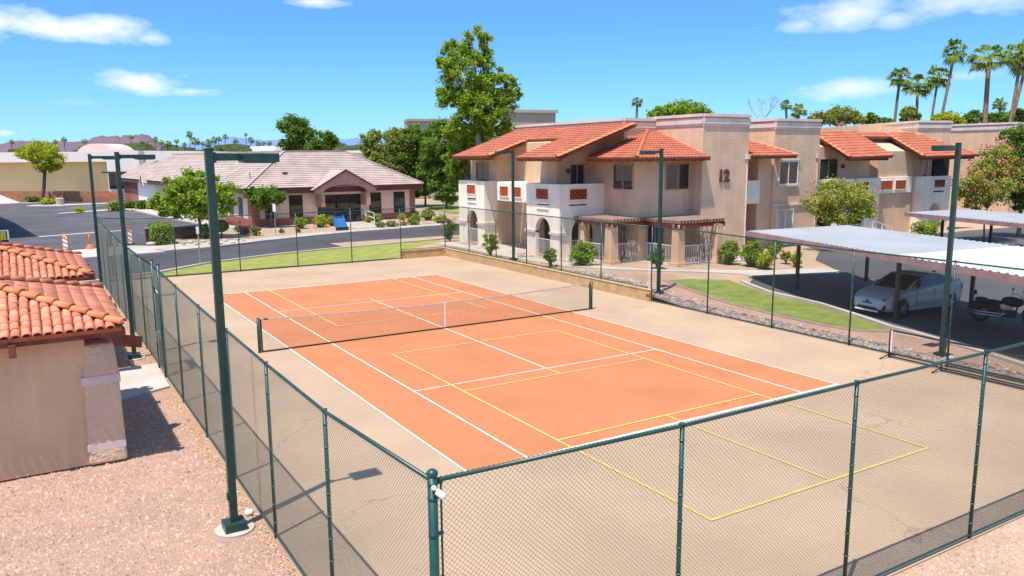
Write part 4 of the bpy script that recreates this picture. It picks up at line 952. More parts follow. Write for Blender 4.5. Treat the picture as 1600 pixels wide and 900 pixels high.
# ================================================================== PARKED CAR
def car():
    t = thing('parked_car', 'silver white hatchback parked nose out under the carport behind the right fence', 'car', (0,0,0))
    Lc, Wc = 4.5, 1.78
    # side profile, x from nose 0 to tail Lc: lower sill, belt line, roof line, half widths
    def lerp(tab, x):
        for i in range(len(tab)-1):
            if x <= tab[i+1][0]:
                a, c = tab[i], tab[i+1]; k = (x-a[0])/(c[0]-a[0]); k = k*k*(3-2*k)*.35+k*.65; return a[1]+(c[1]-a[1])*k
        return tab[-1][1]
    low = [(0,.30),(.25,.20),(.8,.18),(3.8,.20),(4.3,.28),(4.5,.42)]
    belt = [(0,.50),(.12,.66),(.45,.78),(1.05,.90),(1.6,.98),(2.6,1.00),(3.6,1.08),(4.1,1.12),(4.42,1.06),(4.5,.86)]
    roof = [(0,.50),(.12,.66),(.45,.78),(1.05,.92),(1.25,1.0),(1.75,1.30),(2.15,1.45),(2.55,1.49),(3.1,1.45),(3.7,1.31),(4.15,1.18),(4.42,1.07),(4.5,.86)]
    hw_ = [(0,.52),(.10,.70),(.35,.82),(.9,.875),(2.2,.89),(3.6,.885),(4.15,.83),(4.42,.72),(4.5,.60)]
    xs = [Lc*i/72 for i in range(73)]; rings = []
    for x in xs:
        lo, be, ro, h = lerp(low,x), lerp(belt,x), lerp(roof,x), lerp(hw_,x)
        gh = max(ro-be, 0.); ring = []
        for (a, c) in ((.72,0.),(.93,.02),(.985,.14),(1.0,.32),(.995,.52),(.965,.70),(.985,.86),(.955,1.)):
            ring.append((a*h, lo+(be-lo)*c))
        for (a, c) in ((.90,.12),(.80,.80),(.74,.93),(.60,.985),(.30,1.0),(0,1.0)):
            flat = h*(.955-(1-a)*.25) if gh < .08 else h*a
            if gh < .08: flat = h*(.93 if c < .2 else .88 if c < .85 else .8 if c < .95 else .62 if c < .99 else (.32 if a > 0 else 0))
            ring.append((flat, be+gh*c+(.02*(1-(flat/h)**2) if gh < .08 else 0)))
        rings.append(ring)
    n = len(rings[0]); groups = {'body': B(), 'windscreen': B(), 'side_window': B(), 'rear_window': B()}
    wx = (.86, 3.56)
    for sgn in (1, -1):
        for i in range(len(xs)-1):
            for j in range(n-1):
                x = (xs[i]+xs[i+1])/2; zc = (rings[i][j][1]+rings[i+1][j+1][1])/2
                g_ = 'body'; gh = lerp(roof,x)-lerp(belt,x)
                if j == 8 or j == 7:
                    if j == 8 and 1.62 < x < 3.72 and gh > .2 and not (2.48 < x < 2.56) and not (3.28 < x < 3.34): g_ = 'side_window'
                if j >= 10 and 1.12 < x < 2.02: g_ = 'windscreen'
                if j == 9 and 1.2 < x < 1.95 and False: g_ = 'windscreen'
                if j >= 10 and 3.35 < x < 4.18: g_ = 'rear_window'
                if j <= 4 and min(math.hypot(x-wx[0], zc-.33), math.hypot(x-wx[1], zc-.33)) < .335: continue
                q = [(xs[i], rings[i][j]), (xs[i+1], rings[i+1][j]), (xs[i+1], rings[i+1][j+1]), (xs[i], rings[i][j+1])]
                vs = [(p, s[0]*sgn, s[1]) for p, s in q]
                groups[g_].add(vs, [(0,1,2,3) if sgn > 0 else (3,2,1,0)])
    for sgn in (1,):
        b = groups['body']; r0 = rings[0]; vs = [(0, s*p[0], p[1]) for s in (1,-1) for p in r0]
        b.add([(0, p[0], p[1]) for p in r0]+[(0, -p[0], p[1]) for p in reversed(r0)], [tuple(range(2*n))])
        r1 = rings[-1]; b.add([(Lc, p[0], p[1]) for p in r1]+[(Lc, -p[0], p[1]) for p in reversed(r1)], [tuple(range(2*n))])
    for k, b in groups.items():
        o = part(k, b, m_carpaint if k == 'body' else m_glass, t, True)
        bm = bmesh.new(); bm.from_mesh(o.data); bmesh.ops.remove_doubles(bm, verts=bm.verts, dist=.0005); bmesh.ops.recalc_face_normals(bm, faces=bm.faces); bm.to_mesh(o.data); bm.free()
    b = B(); b.box((.35,-.72,.2), (4.2,.72,.72)); part('underbody', b, m_black, t)
    tyre = B(); tyre.tube([(0,-.10,0),(0,-.085,0),(0,.085,0),(0,.10,0)], [.29,.325,.325,.29], 28)
    rim = B(); rim.tube([(0,-.102,0),(0,.102,0)], .205, 24)
    spk = B()
    for s in (-1, 1):
        for k in range(5):
            a = 2*pi*k/5; spk.bar((0,s*.108,0), (.19*cos(a),s*.106,.19*sin(a)), .05, .02, up=(0,1,0))
        spk.tube([(0,s*.10,0),(0,s*.118,0)], .045, 12)
    tm, rm_, smm = mesh_of(tyre,'tyre',m_black,True), mesh_of(rim,'rim',m_steelpost), mesh_of(spk,'spokes',m_steel)
    for x in wx:
        for s in (-1, 1):
            wl = thing_part('wheel', t); wl.location = (x, s*.78, .325)
            for nm, me_ in (('tyre',tm),('rim',rm_),('spokes',smm)):
                o = bpy.data.objects.new(nm, me_); COL.objects.link(o); o.parent = wl
                if nm == 'spokes': o['kind'] = 'stuff'
    for s in (-1, 1):
        b = B(); b.add([(.06,s*.66,.60),(.42,s*.80,.70),(.72,s*.865,.80),(.66,s*.80,.815),(.30,s*.66,.72),(.10,s*.56,.66)], [(0,1,2,3,4,5)])
        b.v = [(x-.012, y+s*.012, z+.012) for x, y, z in b.v]; part('headlight', b, m_glass, t)
        b = B(); b.add([(.0,s*.60,.30),(.09,s*.72,.30),(.09,s*.715,.50),(.03,s*.66,.44)], [(0,1,2,3)]); b.v = [(x-.015,y+s*.012,z) for x,y,z in b.v]; part('fog_light_vent', b, m_black, t)
        b = B(); b.add([(4.20,s*.80,.98),(4.45,s*.68,1.0),(4.49,s*.62,.80),(4.36,s*.76,.72)], [(0,1,2,3)]); b.v = [(x+.012,y+s*.012,z) for x,y,z in b.v]; part('tail_light', b, mat('red_lens', (.35,.01,.01), .2, .05, 3), t)
        b = B(); b.ellip((1.72,s*.99,1.03), (.10,.11,.07), 10, 7); b.bar((1.72,s*.87,.98), (1.72,s*.95,1.01), .05, .04); part('door_mirror', b, m_carpaint, t, True)
        for dx in (2.35, 3.15):
            b = B(); b.bar((dx,s*.895,.88), (dx+.20,s*.897,.89), .03, .03); part('door_handle', b, m_carpaint, t)
        for dx in (1.55, 2.52, 3.32):
            b = B(); b.bar((dx,s*.893,.36), (dx+.03,s*.878,.96), .012, .008, up=(0,1,0)); part('door_gap', b, m_black, t)
        b = B(); b.bar((1.35,s*.80,1.02), (2.1,s*.62,1.42), .03, .03); part('pillar', b, m_black, t)
        b = B(); b.bar((1.2,s*.86,.27), (3.2,s*.87,.27), .04, .10); part('sill_trim', b, m_carpaint, t)
    b = B(); b.box((-.02,-.42,.27), (.03,.42,.36)); part('lower_grille', b, m_black, t)
    b = B(); b.box((-.005,-.22,.47), (.05,.22,.52)); part('upper_grille', b, m_black, t)
    b = B(); b.tube([(.0,0,.56),(-.03,0,.565)], .055, 14); part('round_badge', b, mat('blue_badge', (.02,.06,.16), .3, .05, 3), t)
    b = B(); b.bar((-.03,-.50,.225), (-.03,.50,.225), .05, .05); part('bumper_lip', b, m_white, t)
    b = B(); b.box((3.55,-.02,1.36), (3.72,.02,1.42)); part('antenna_fin', b, m_black, t)
    return t
c_ = car()
fwp = onZ(1403, 497); rwp = onZ(1491, 484.5); ax = (rwp-fwp); ax.z = 0; ax.normalize()
ang = atan2(ax.y, ax.x); nrm_ = Vector((-ax.y, ax.x, 0))
mid = (fwp+rwp)/2; org = mid-ax*2.21+nrm_*.86
c_.location = (org.x, org.y, .01); c_.rotation_euler = (0,0,ang)

# ================================================================== MOTORCYCLE
def moto():
    t = thing('motorcycle', 'black cruiser motorcycle with chrome exhaust parked beside the white hatchback', 'motorcycle', (0,0,0))
    for x, r, w_ in ((0,.33,.08),(1.65,.33,.05)):
        wl = thing_part('wheel', t); wl.location = (x,0,r)
        b = B(); b.tube([(r*.88*cos(2*pi*k/24),0,r*.88*sin(2*pi*k/24)) for k in range(25)], w_*.8, 8, False); o = part('tyre', None, None, wl, me=mesh_of(b,'tyre',m_black,True))
        b = B(); b.tube([(r*.72*cos(2*pi*k/24),0,r*.72*sin(2*pi*k/24)) for k in range(25)], .018, 6, False)
        for k in range(10): a = 2*pi*k/10; b.bar((0,0,0), (r*.7*cos(a),0,r*.7*sin(a)), .012, .012, up=(0,1,0))
        b.tube([(0,-.06,0),(0,.06,0)], .05, 10); part('rim', None, None, wl, me=mesh_of(b,'rim',m_steelpost,True))
    def arcf(cx, r, a0, a1, wd, nm, m):
        b = B(); vs = []; n = 10
        for k in range(n+1):
            a = a0+(a1-a0)*k/n
            for y, rr in ((-wd,r-.03),(-wd*.6,r),(wd*.6,r),(wd,r-.03)): vs.append((cx+rr*cos(a), y, .33+rr*sin(a)))
        b.add(vs, [(4*k+j, 4*k+j+1, 4*k+j+5, 4*k+j+4) for k in range(n) for j in range(3)]); part(nm, b, m, t, True)
    arcf(0, .40, pi*.15, pi*1.02, .10, 'rear_fender', m_black); arcf(1.65, .385, pi*.2, pi*.95, .07, 'front_fender', m_black)
    b = B(); b.ellip((.98,0,.78), (.36,.17,.17), 14, 9); part('fuel_tank', b, m_black, t, True)
    b = B(); b.ellip((.40,0,.68), (.36,.17,.10), 12, 7); part('seat', b, m_black, t, True)
    b = B(); b.ellip((.02,0,.74), (.22,.13,.08), 12, 7); part('pillion_seat', b, m_black, t, True)
    b = B(); b.box((.30,-.10,.35), (.66,.10,.66)); part('side_cover', b, m_black, t, bevel=.04)
    b = B(); b.box((.58,-.14,.26), (1.10,.14,.50)); part('crankcase', b, m_steelpost, t, bevel=.03)
    for a in (-.35, .35):
        b = B()
        for k in range(6): b.obox((.82+sin(a)*(.1+k*.035),0,.45+cos(a)*(.05+k*.035)), Vector((.085*cos(a),0,-.085*sin(a))), Vector((0,.095,0)), Vector((sin(a)*.011,0,cos(a)*.011)))
        part('cylinder', b, m_chrome, t, kind='stuff')
    b = B(); b.tube([(1.2,0,.82),(.95,0,.66),(.4,0,.58),(0,.0,.45)], .03, 8); b.tube([(1.15,0,.7),(1.1,0,.3),(.6,0,.25),(0,0,.33)], .03, 8); part('frame', b, m_black, t, True)
    for s in (-1, 1):
        b = B(); b.tube([(1.65,s*.08,.33),(1.28,s*.09,.95)], .024, 8); part('fork_leg', b, m_chrome, t, True)
        b = B(); b.tube([(1.27,s*.06,.97),(1.22,s*.22,1.10),(1.05,s*.38,1.08)], .014, 8); part('handlebar', b, m_chrome, t, True)
        b = B(); b.tube([(1.12,s*.36,1.09),(1.15,s*.42,1.24)], .008, 6); b.ellip((1.15,s*.43,1.27), (.02,.07,.045), 10, 6); part('mirror', b, m_black, t, True)
        b = B(); b.ellip((-.02,s*.24,.55), (.26,.09,.16), 12, 8); part('saddlebag', b, m_black, t, True)
    for zz in (.27, .36):
        b = B(); b.tube([(.85,-.14,.40),(.7,-.19,zz),(.1,-.2,zz),(-.35,-.2,zz+.02)], [.025,.03,.035,.042], 10); part('exhaust_pipe', b, m_chrome, t, True)
    b = B(); b.ellip((1.40,0,.90), (.09,.09,.09), 12, 8); part('headlamp', b, m_chrome, t, True)
    b = B(); b.tube([(-.12,-.11,.6),(-.22,-.11,1.0),(-.22,.11,1.0),(-.12,.11,.6)], .012, 8, False); part('sissy_bar', b, m_chrome, t, True)
    b = B(); b.ellip((-.2,0,.95), (.035,.1,.09), 10, 7); part('backrest_pad', b, m_black, t, True)
    b = B(); b.tube([(.7,.12,.25),(.6,.28,.0)], .012, 6); part('kickstand', b, m_chrome, t)
    return t
mt = moto(); ra = onZ(1530, 501); fa = onZ(1600, 512); ax = (fa-ra).normalized()
mt.location = (ra.x, ra.y, .01); mt.rotation_euler = (0, 0, atan2(ax.y, ax.x)); mt.scale = (1.06,)*3

# ================================================================== CLUBHOUSE AT LEFT
CH = thing('clubhouse', 'tan stucco clubhouse with orange barrel tile roof at the left edge of the photo', 'building', (-13.5,-5,0))
b = B(); b.box((-20,-7.5,0), (-11.5,-4.9,2.72)); part('wall', b, m_stucco_y, CH, bevel=.02)
b = B(); b.box((-20,-4.9,0), (-12.3,5.2,2.72)); part('wall', b, m_stucco, CH)
b = B(); b.add([(-11.62,-7.58,0),(-10.93,-7.58,0),(-10.93,-6.4,0),(-11.62,-6.4,0),(-11.58,-7.56,1.9),(-10.96,-7.56,1.9),(-10.96,-6.42,1.9),(-11.58,-6.42,1.9),(-11.52,-7.50,2.42),(-11.0,-7.50,2.42),(-11.0,-6.5,2.42),(-11.52,-6.5,2.42)], [(0,3,2,1),(0,1,5,4),(1,2,6,5),(2,3,7,6),(3,0,4,7),(4,5,9,8),(5,6,10,9),(6,7,11,10),(7,4,8,11),(8,9,10,11)])
m_pillar = mat('coarse_pale_stucco', (.70,.50,.34), .92, .06, 1.2, bump=1., bscale=11, bdist=.05, streak=.05)
part('pillar', b, m_pillar, CH, bevel=.06)
for z0, z1 in ((1.62,1.79),(.28,.42)):
    b = B(); b.box((-11.625,-7.578,z0), (-10.935,-6.39,z1)); part('pale_band', b, m_trim, CH, bevel=.01)
b = B(); b.box((-20,-7.86,2.60), (-10.80,-7.75,2.74)); part('fascia_beam', b, m_beam, CH)
b = B(); b.box((-10.93,-7.75,2.60), (-10.81,-2.75,2.74)); part('fascia_beam', b, m_beam, CH)
b = B(); b.bar((-11.3,-7.0,2.45), (-10.42,-6.05,2.06), .22, .24); part('projecting_beam', b, m_beam, CH)
for y, l_ in ((-4.1,.35),(-2.9,.35),(2.0,.3),(4.6,.3)):
    b = B(); b.box((-11.4,y-.09,2.42), (-10.62,y+.09,2.62)); part('projecting_beam', b, m_beam, CH)
b = B(); b.box((-12.74,-7.98,2.42), (-12.62,-7.78,2.66)); part('beam_end', b, m_beam, CH)
b = B(); b.box((-11.9,-.55,2.4), (-10.6,-.15,2.62)); part('projecting_beam', b, m_beam, CH)
tileb = B(); nseg = 6; tw, tl = .083, .40
ring = lambda y, r, dz: [(-r*cos(pi*k/nseg), y, r*.85*sin(pi*k/nseg)+dz) for k in range(nseg+1)]
tileb.add(ring(0, tw, .02)+ring(tl, tw*.88, 0)+ring(0, tw-.014, .006), [(k, k+1, nseg+2+k, nseg+1+k) for k in range(nseg)]+[(k+1, k, 2*nseg+2+k, 2*nseg+3+k) for k in range(nseg)])
tile_me = mesh_of(tileb, 'tile', m_tile, True)
capb = B(); r_ = .105
ring = lambda y, r, dz: [(-r*cos(pi*k/8), y, r*.9*sin(pi*k/8)+dz) for k in range(9)]
capb.add(ring(0, r_, .035)+ring(.44, r_*.8, 0)+ring(0, r_-.018, .02), [(k, k+1, 10+k, 9+k) for k in range(8)]+[(k+1, k, 18+k, 19+k) for k in range(8)])
cap_me = mesh_of(capb, 'ridge_tile', m_cap, True)
SL = .31; ZE = 2.77
def pyramid(xe, y0, y1, root, cnt):
    """hip end: eave corner points (xe,y0) and (xe,y1); apex half a width inside"""
    hw2 = (y1-y0)/2; ap = Vector((xe-hw2, y0+hw2, ZE+hw2*SL)); cs = 1/sqrt(1+SL*SL)
    W0 = xe-2*hw2-2.5
    faces = [((W0,y0),(xe,y0),Vector((0,1,0))), ((xe,y0),(xe,y1),Vector((-1,0,0))), ((xe,y1),(W0,y1),Vector((0,-1,0)))]
    b = B()
    b.slab([(W0,y0,ZE),(xe,y0,ZE),ap,(W0,y0+hw2,ap.z)], .08); b.slab([(xe,y0,ZE),(xe,y1,ZE),ap], .08); b.slab([(xe,y1,ZE),(W0,y1,ZE),(W0,y0+hw2,ap.z),ap], .08)
    part('roof_deck', b, mat('roof_pan_tile', (.42,.12,.06), .85, .15, 4), root)
    for fi, (p, q_, inn) in enumerate(faces):
        p = Vector((*p, ZE)); q_ = Vector((*q_, ZE)); ex = (q_-p).normalized(); up_ = (inn+Vector((0,0,SL))).normalized(); nn = ex.cross(up_); 
        if nn.z < 0: nn = -nn
        Lf = (q_-p).length; n = int(Lf/.172); rows = int(hw2/cs/.27)
        for r in range(rows):
            s = r*.27-.05
            for k in range(n):
                xx = (k+.5)*.172
                run = (s+.25)*cs
                if fi == 0 and xx > Lf-run: continue
                if fi == 1 and (xx < run or xx > Lf-run): continue
                if fi == 2 and xx < run: continue
                pos = p+ex*xx+up_*s+nn*.012
                if pos.x < -14.2: continue
                x_ax = ex if ex.cross(up_).z > 0 else -ex
                jr = random.uniform(-.035,.035); x2 = (x_ax+up_*jr).normalized(); y2 = nn.cross(x2)
                Mx = Matrix(((x2.x,y2.x,nn.x,pos.x),(x2.y,y2.y,nn.y,pos.y),(x2.z,y2.z,nn.z,pos.z+random.uniform(0,.012)),(0,0,0,1)))
                cnt.append((fi, pos, Mx))
    for c0 in ((xe,y0),(xe,y1)):
        a = Vector((*c0, ZE+.03)); d = (ap+Vector((0,0,.03))-a); n = int(d.length/.39); d.normalize(); sd_ = d.cross(Vector((0,0,1))).normalized(); up = sd_.cross(d)
        for k in range(n):
            pos = a+d*(k*.39-.04)
            Mx = Matrix(((sd_.x,d.x,up.x,pos.x),(sd_.y,d.y,up.y,pos.y),(sd_.z,d.z,up.z,pos.z+.04),(0,0,0,1))); inst('ridge_tile', cap_me, root, Mx)
cnt = []
pyramid(-10.86, -7.90, -2.72, CH, cnt)
c2_ = []
pyramid(-10.86, .08, 5.3, CH, c2_)
def visible(e): return 1 if e[0] != 2 else 0
allt = sorted(cnt+c2_, key=lambda e: (-visible(e), (e[1]-CAM).length))
for e in allt[:300]: inst('tile', tile_me, CH, e[2])
rest = B()
for fi, pos, Mx in allt[300:]:
    o = len(rest.v); rest.v += [tuple(Mx @ Vector(v)) for v in tileb.v]; rest.f += [tuple(i+o for i in f) for f in tileb.f]; rest.mi += [0]*len(tileb.f)
part('tiles', rest, m_tile, CH, True, kind='stuff')

# ================================================================== OFFICE BUILDING
O_ = Vector((4.0,45.7)); E1 = Vector((.997,.073)).normalized(); E2 = Vector((-E1.y, E1.x))
def F(s, dpt, z): p = O_+E1*s+E2*dpt; return (p.x, p.y, z)
OFB = thing('office_building', 'low single storey office with mauve tile hip roof and arched gable entrance across the road', 'office building', F(8,5,0))
def fbox(root, nm, s0, s1, d0, d1, z0, z1, m, bevel=0):
    b = B(); b.prism([F(s0,d0,0)[:2], F(s1,d0,0)[:2], F(s1,d1,0)[:2], F(s0,d1,0)[:2]], z0, z1); return fix(part(nm, b, m, root, bevel=bevel))
ze, zr_ = 3.38, 6.55; Wf = 17.4; rr = 5.6
fbox(OFB, 'wall', .7, Wf-.7, .7, 10.5, .0, 3.1, m_officewall); fbox(OFB, 'wall', .7, 10.5, 10.5, 58, 0, 3.1, m_officewall)
fbox(OFB, 'brick_corner', Wf-1.2, Wf-.64, .64, 1.6, 0, 3.1, m_officebr); fbox(OFB, 'brick_corner', .64, 1.35, .64, 1.6, 0, 3.1, m_officebr)
fbox(OFB, 'brick_wainscot', 1.35, 6.3, .62, .72, 0, .68, m_officebr); fbox(OFB, 'brick_wainscot', 11.2, Wf-1.2, .62, .72, 0, .62, m_officebr)
fbox(OFB, 'brick_wall', .60, .72, 48.5, 58, 0, 2.0, m_officebr); fbox(OFB, 'brick_wall', .62, .72, 48.5, 58.1, 2.0, 3.1, m_fascia)
fbox(OFB, 'brick_wainscot', .62, .72, 1.6, 40, 0, .7, m_officebr)
fbox(OFB, 'soffit_band', .05, Wf-.05, .05, .30, 2.86, ze-.04, m_fascia); fbox(OFB, 'soffit_band', .05, .30, .30, 58, 2.9, ze-.04, m_fascia); fbox(OFB, 'soffit_band', Wf-.30, Wf-.05, .30, 11, 2.88, ze-.04, m_fascia)
fbox(OFB, 'soffit_band', .30, Wf-.30, .30, .7, 3.02, 3.12, m_fascia)
fp_ = lambda poly: [F(*p) for p in poly]
kw = dict(kind='flat', m=m_conctile, row=.33, amp=0, step=.05, under=m_fascia)
roofp(OFB, fp_([(0,0,ze),(Wf,0,ze),(Wf-rr,rr,zr_),(rr,rr,zr_)]), **kw)
roofp(OFB, fp_([(Wf,0,ze),(Wf,11.2,ze),(Wf-rr,rr,zr_)]), **kw)
roofp(OFB, fp_([(0,55,ze),(0,0,ze),(rr,rr,zr_),(rr,49.4,zr_)]), **kw)
roofp(OFB, fp_([(Wf,11.2,ze),(11.2,11.2,ze),(rr,rr,zr_),(Wf-rr,rr,zr_)]), **kw)
roofp(OFB, fp_([(0,59,ze),(0,50,ze),(4.6,54,zr_-.75),(4.6,59,zr_-.75)]), **kw)
roofp(OFB, fp_([(rr,49.4,zr_),(rr,rr,zr_),(11.2,5.6,ze),(11.2,55,ze)]), **kw)
for a, c in (((0,0,ze),(rr,rr,zr_)), ((Wf,0,ze),(Wf-rr,rr,zr_)), ((rr,rr,zr_),(Wf-rr,rr,zr_)), ((rr,rr,zr_),(rr,49,zr_))):
    b = B(); b.bar(Vector(F(*a))+Vector((0,0,.07)), Vector(F(*c))+Vector((0,0,.07)), .22, .10); part('ridge_cap', b, m_conctile, OFB)
# gable over the entrance with a segmental arch cut out of it
ctr = 8.92; gy = -.75
vs = [(ctr-2.95, 2.78), (ctr-2.95, 3.18), (ctr, 4.78), (ctr+2.95, 3.18), (ctr+2.95, 2.78), (ctr+2.25, 2.78)]
for k in range(0, 13):
    a = pi*k/12; vs.append((ctr+2.1*cos(a), 2.92+.62*sin(a)))
vs.append((ctr-2.25, 2.78))
b = B(); tri = tessellate_polygon([[Vector((x, z, 0)) for x, z in vs]]); n = len(vs)
b.add([F(x, gy, z) for x, z in vs]+[F(x, gy+.3, z) for x, z in vs], [tuple(t_) for t_ in tri]+[tuple(n+i for i in reversed(t_)) for t_ in tri]+[(i, (i+1) % n, n+(i+1) % n, n+i) for i in range(n)])
fix(part('entrance_gable', b, m_gable, OFB))
for s in (-1, 1):
    b = B(); b.slab([F(ctr+s*3.1, gy-.12, 3.14), F(ctr, gy-.12, 4.86), F(ctr, 2.7, 4.86), F(ctr+s*3.1, .2, 3.14)], .10); part('gable_roof', b, m_conctile, OFB)
    b = B(); b.bar(F(ctr+s*3.12, gy-.14, 3.12), F(ctr, gy-.14, 4.84), .07, .16); part('bargeboard', b, m_fascia, OFB)
    fbox(OFB, 'entrance_pier', ctr+(2.05 if s > 0 else -2.4), ctr+(2.4 if s > 0 else -2.05), gy+.02, .7, 1.6, 2.80, m_gable)
fbox(OFB, 'entrance_panel', ctr-2.05, ctr+2.05, .55, .72, 2.62, 3.6, m_officewall)
def fwin(root, s0, s1, z0, z1, dpt=.7, m=None, mull=0, fr=m_blk_frame):
    o = fbox(root, 'window', s0-.05, s1+.05, dpt-.03, dpt+.02, z0-.05, z1+.05, fr); 
    n = max(1, mull)
    for k in range(n):
        a = s0+(s1-s0)*k/n; c = s0+(s1-s0)*(k+1)/n
        b = B(); b.prism([F(a+.03,dpt-.045,0)[:2], F(c-.03,dpt-.045,0)[:2], F(c-.03,dpt-.01,0)[:2], F(a+.03,dpt-.01,0)[:2]], z0, z1); fix(part('pane', b, m or m_mirror, o))
fwin(OFB, 4.1, 5.25, .72, 2.62); fwin(OFB, 11.9, 13.05, .72, 2.60); fwin(OFB, 14.5, 15.6, .72, 2.60); fwin(OFB, 1.9, 2.7, .72, 2.6)
fwin(OFB, 6.75, 10.9, .12, 2.56, mull=4)
# side windows of the long wing
for dpt in (45.6, 42.6, 40.2):
    b = B(); P_ = [F(.66,dpt,0)[:2], F(.66,dpt+1.0,0)[:2], F(.72,dpt+1.0,0)[:2], F(.72,dpt,0)[:2]]; b.prism(P_, .6, 2.5); fix(part('side_window', b, m_glass, OFB))
fbox(OFB, 'white_panel', .64, .71, 38, 48.4, .0, 2.85, m_white)
for dpt in (30, 26, 22, 18, 14, 10, 6, 3.2):
    b = B(); P_ = [F(.66,dpt,0)[:2], F(.66,dpt+1.2,0)[:2], F(.72,dpt+1.2,0)[:2], F(.72,dpt,0)[:2]]; b.prism(P_, .72, 2.5); fix(part('side_window', b, m_glass, OFB))
b = B(); tri_ = [(-.35,39.2,3.0),(-.35,40.4,4.35),(-.35,41.6,3.0)]; b.add([F(*p) for p in tri_]+[F(2.0,p[1],p[2]) for p in tri_], [(0,1,2),(5,4,3),(0,3,4,1),(1,4,5,2),(2,5,3,0)]); fix(part('side_gable', b, m_conctile, OFB))
for s in (-1,1):
    b = B(); b.bar(F(-.42,40.4+s*1.25,2.7), F(-.42,40.4,4.45), .08, .18); part('bargeboard', b, m_trim, OFB)
b = B(); b.prism([F(4.1,1.9,0)[:2],F(4.5,1.9,0)[:2],F(4.5,2.25,0)[:2],F(4.1,2.25,0)[:2]], 4.3, 4.72); fix(part('roof_vent', b, m_fascia, OFB))
b = B(); b.tube([F(1.0,1.6,4.2), F(1.0,1.6,4.75)], .04, 6); part('vent_pipe', b, m_steelpost, OFB)
# ramp railings and the blue cart
rl = thing('ramp_railing', 'white painted pipe handrails along the concrete ramp at the office entrance', 'handrail', (14, 45, 0))
def pipe_rail(a, c, z0a, z0c, n):
    a = Vector(a); c = Vector(c)
    for h in (.95, .5): 
        b = B(); b.tube([(a.x,a.y,z0a+h),(c.x,c.y,z0c+h)], .035, 6); part('rail', b, m_rail, rl)
    for k in range(n+1):
        p = a+(c-a)*k/n; z0 = z0a+(z0c-z0a)*k/n; b = B(); b.tube([(p.x,p.y,z0),(p.x,p.y,z0+.95)], .035, 6); part('rail_post', b, m_rail, rl)
ra_ = onZ(547, 334, .4); rb_ = onZ(585, 350, .08); pipe_rail((ra_.x, ra_.y), (rb_.x, rb_.y), .4, .1, 3)
ra_ = onZ(497, 336, .4); rb_ = onZ(547, 342, .3); pipe_rail((ra_.x, ra_.y), (rb_.x, rb_.y), .4, .3, 3)
bc = onZ(531, 359, .1); ct = thing('hand_cart', 'blue plastic hand cart tipped up beside the entrance ramp', 'cart', (bc.x, bc.y, .1))
b = B(); u1 = Vector((.85,.0,0)); 
pts = [(-.45,-.5,.05),(.45,-.5,.05),(.45,.35,.95),(-.45,.35,.95)]
b.slab([(bc.x+x,bc.y+y,.1+z) for x,y,z in pts], .07); part('bed', b, m_blue, ct)
for s in (-1, 1):
    b = B(); b.bar((bc.x+s*.45,bc.y-.55,.22), (bc.x+s*.45,bc.y+.40,1.22), .06, .22); part('side', b, m_blue, ct)
b = B(); b.bar((bc.x-.45,bc.y+.38,1.15), (bc.x+.45,bc.y+.38,1.15), .06, .12); part('end_board', b, m_blue, ct)
b = B(); b.box((bc.x-.5,bc.y-.75,.1), (bc.x+.5,bc.y-.45,.36)); part('end_board', b, m_black, ct)

# ================================================================== BUILDINGS FAR BEHIND
ML = thing('shopping_building', 'long ochre building with cream parapet and pink vaulted roof behind the parking lot', 'building', (-20,130,0))
def mp(u, D): p = atD(u, 300, D); return Vector((p.x, p.y))
a_, c_2 = mp(-260, 131), mp(178, 127); dvec = (c_2-a_).normalized(); nv = Vector((-dvec.y, dvec.x))
def mbox(nm, p, q, back, z0, z1, m): b = B(); b.prism([tuple(p), tuple(q), tuple(q+nv*back), tuple(p+nv*back)], z0, z1); return fix(part(nm, b, m, ML))
mbox('wall', a_, c_2, 30, 0, 5.62, m_mallwall)
mbox('parapet', a_-nv*1.6, c_2-nv*1.6+dvec*.2, 32, 5.64, 7.2, m_mallband)
mbox('end_tower', c_2+dvec*.2-nv*1.6, c_2+dvec*5.5-nv*1.6, 32, 0, 7.3, m_mallband)
mbox('wing', c_2+dvec*5.5, c_2+dvec*30, 30, 0, 7.0, m_mallband)
b = B(); p0 = mp(126, 138); p1 = mp(184, 136); cc = (p0+p1)/2; rad = (p1-p0).length/2; vs = []; dd = (p1-p0).normalized(); nn_ = Vector((-dd.y, dd.x))
for k in range(17):
    a = pi*k/16
    for t_ in (0, 5): q = cc-dd*rad*cos(a)+nn_*t_; vs.append((q.x, q.y, 6.9+1.75*sin(a)))
b.add(vs, [(2*k, 2*k+1, 2*k+3, 2*k+2) for k in range(16)]+[tuple(range(0, 34, 2)), tuple(range(33, 0, -2))]); fix(part('vaulted_roof', b, m_malldome, ML))
b = B(); q0 = onY(176, 296, (c_2-nv*1.65).y); w0 = c_2-nv*1.66+dvec*.35; w1 = w0+dvec*3; b.prism([tuple(w0), tuple(w1), tuple(w1+nv*.2), tuple(w0+nv*.2)], 1.4, 3.8); fix(part('window', b, m_glass, ML))
b = B(); b.prism([tuple(w0-nv*1.2-dvec*.3), tuple(w1-nv*1.2+dvec*.6), tuple(w1), tuple(w0)], 3.85, 4.1); fix(part('awning', b, m_steelpost, ML))
bw = thing('boundary_wall', 'long low orange brown block wall in front of the ochre building', 'wall', (-20,122,0))
a2, c2 = mp(-200, 122), mp(190, 112); d2 = (c2-a2).normalized(); n2 = Vector((-d2.y, d2.x))
b = B(); b.prism([tuple(a2), tuple(c2), tuple(c2+n2*.3), tuple(a2+n2*.3)], 0, 1.55); fix(part('wall', b, m_mallbrick, bw))
a3 = mp(82, 116); c3 = mp(190, 110.5)
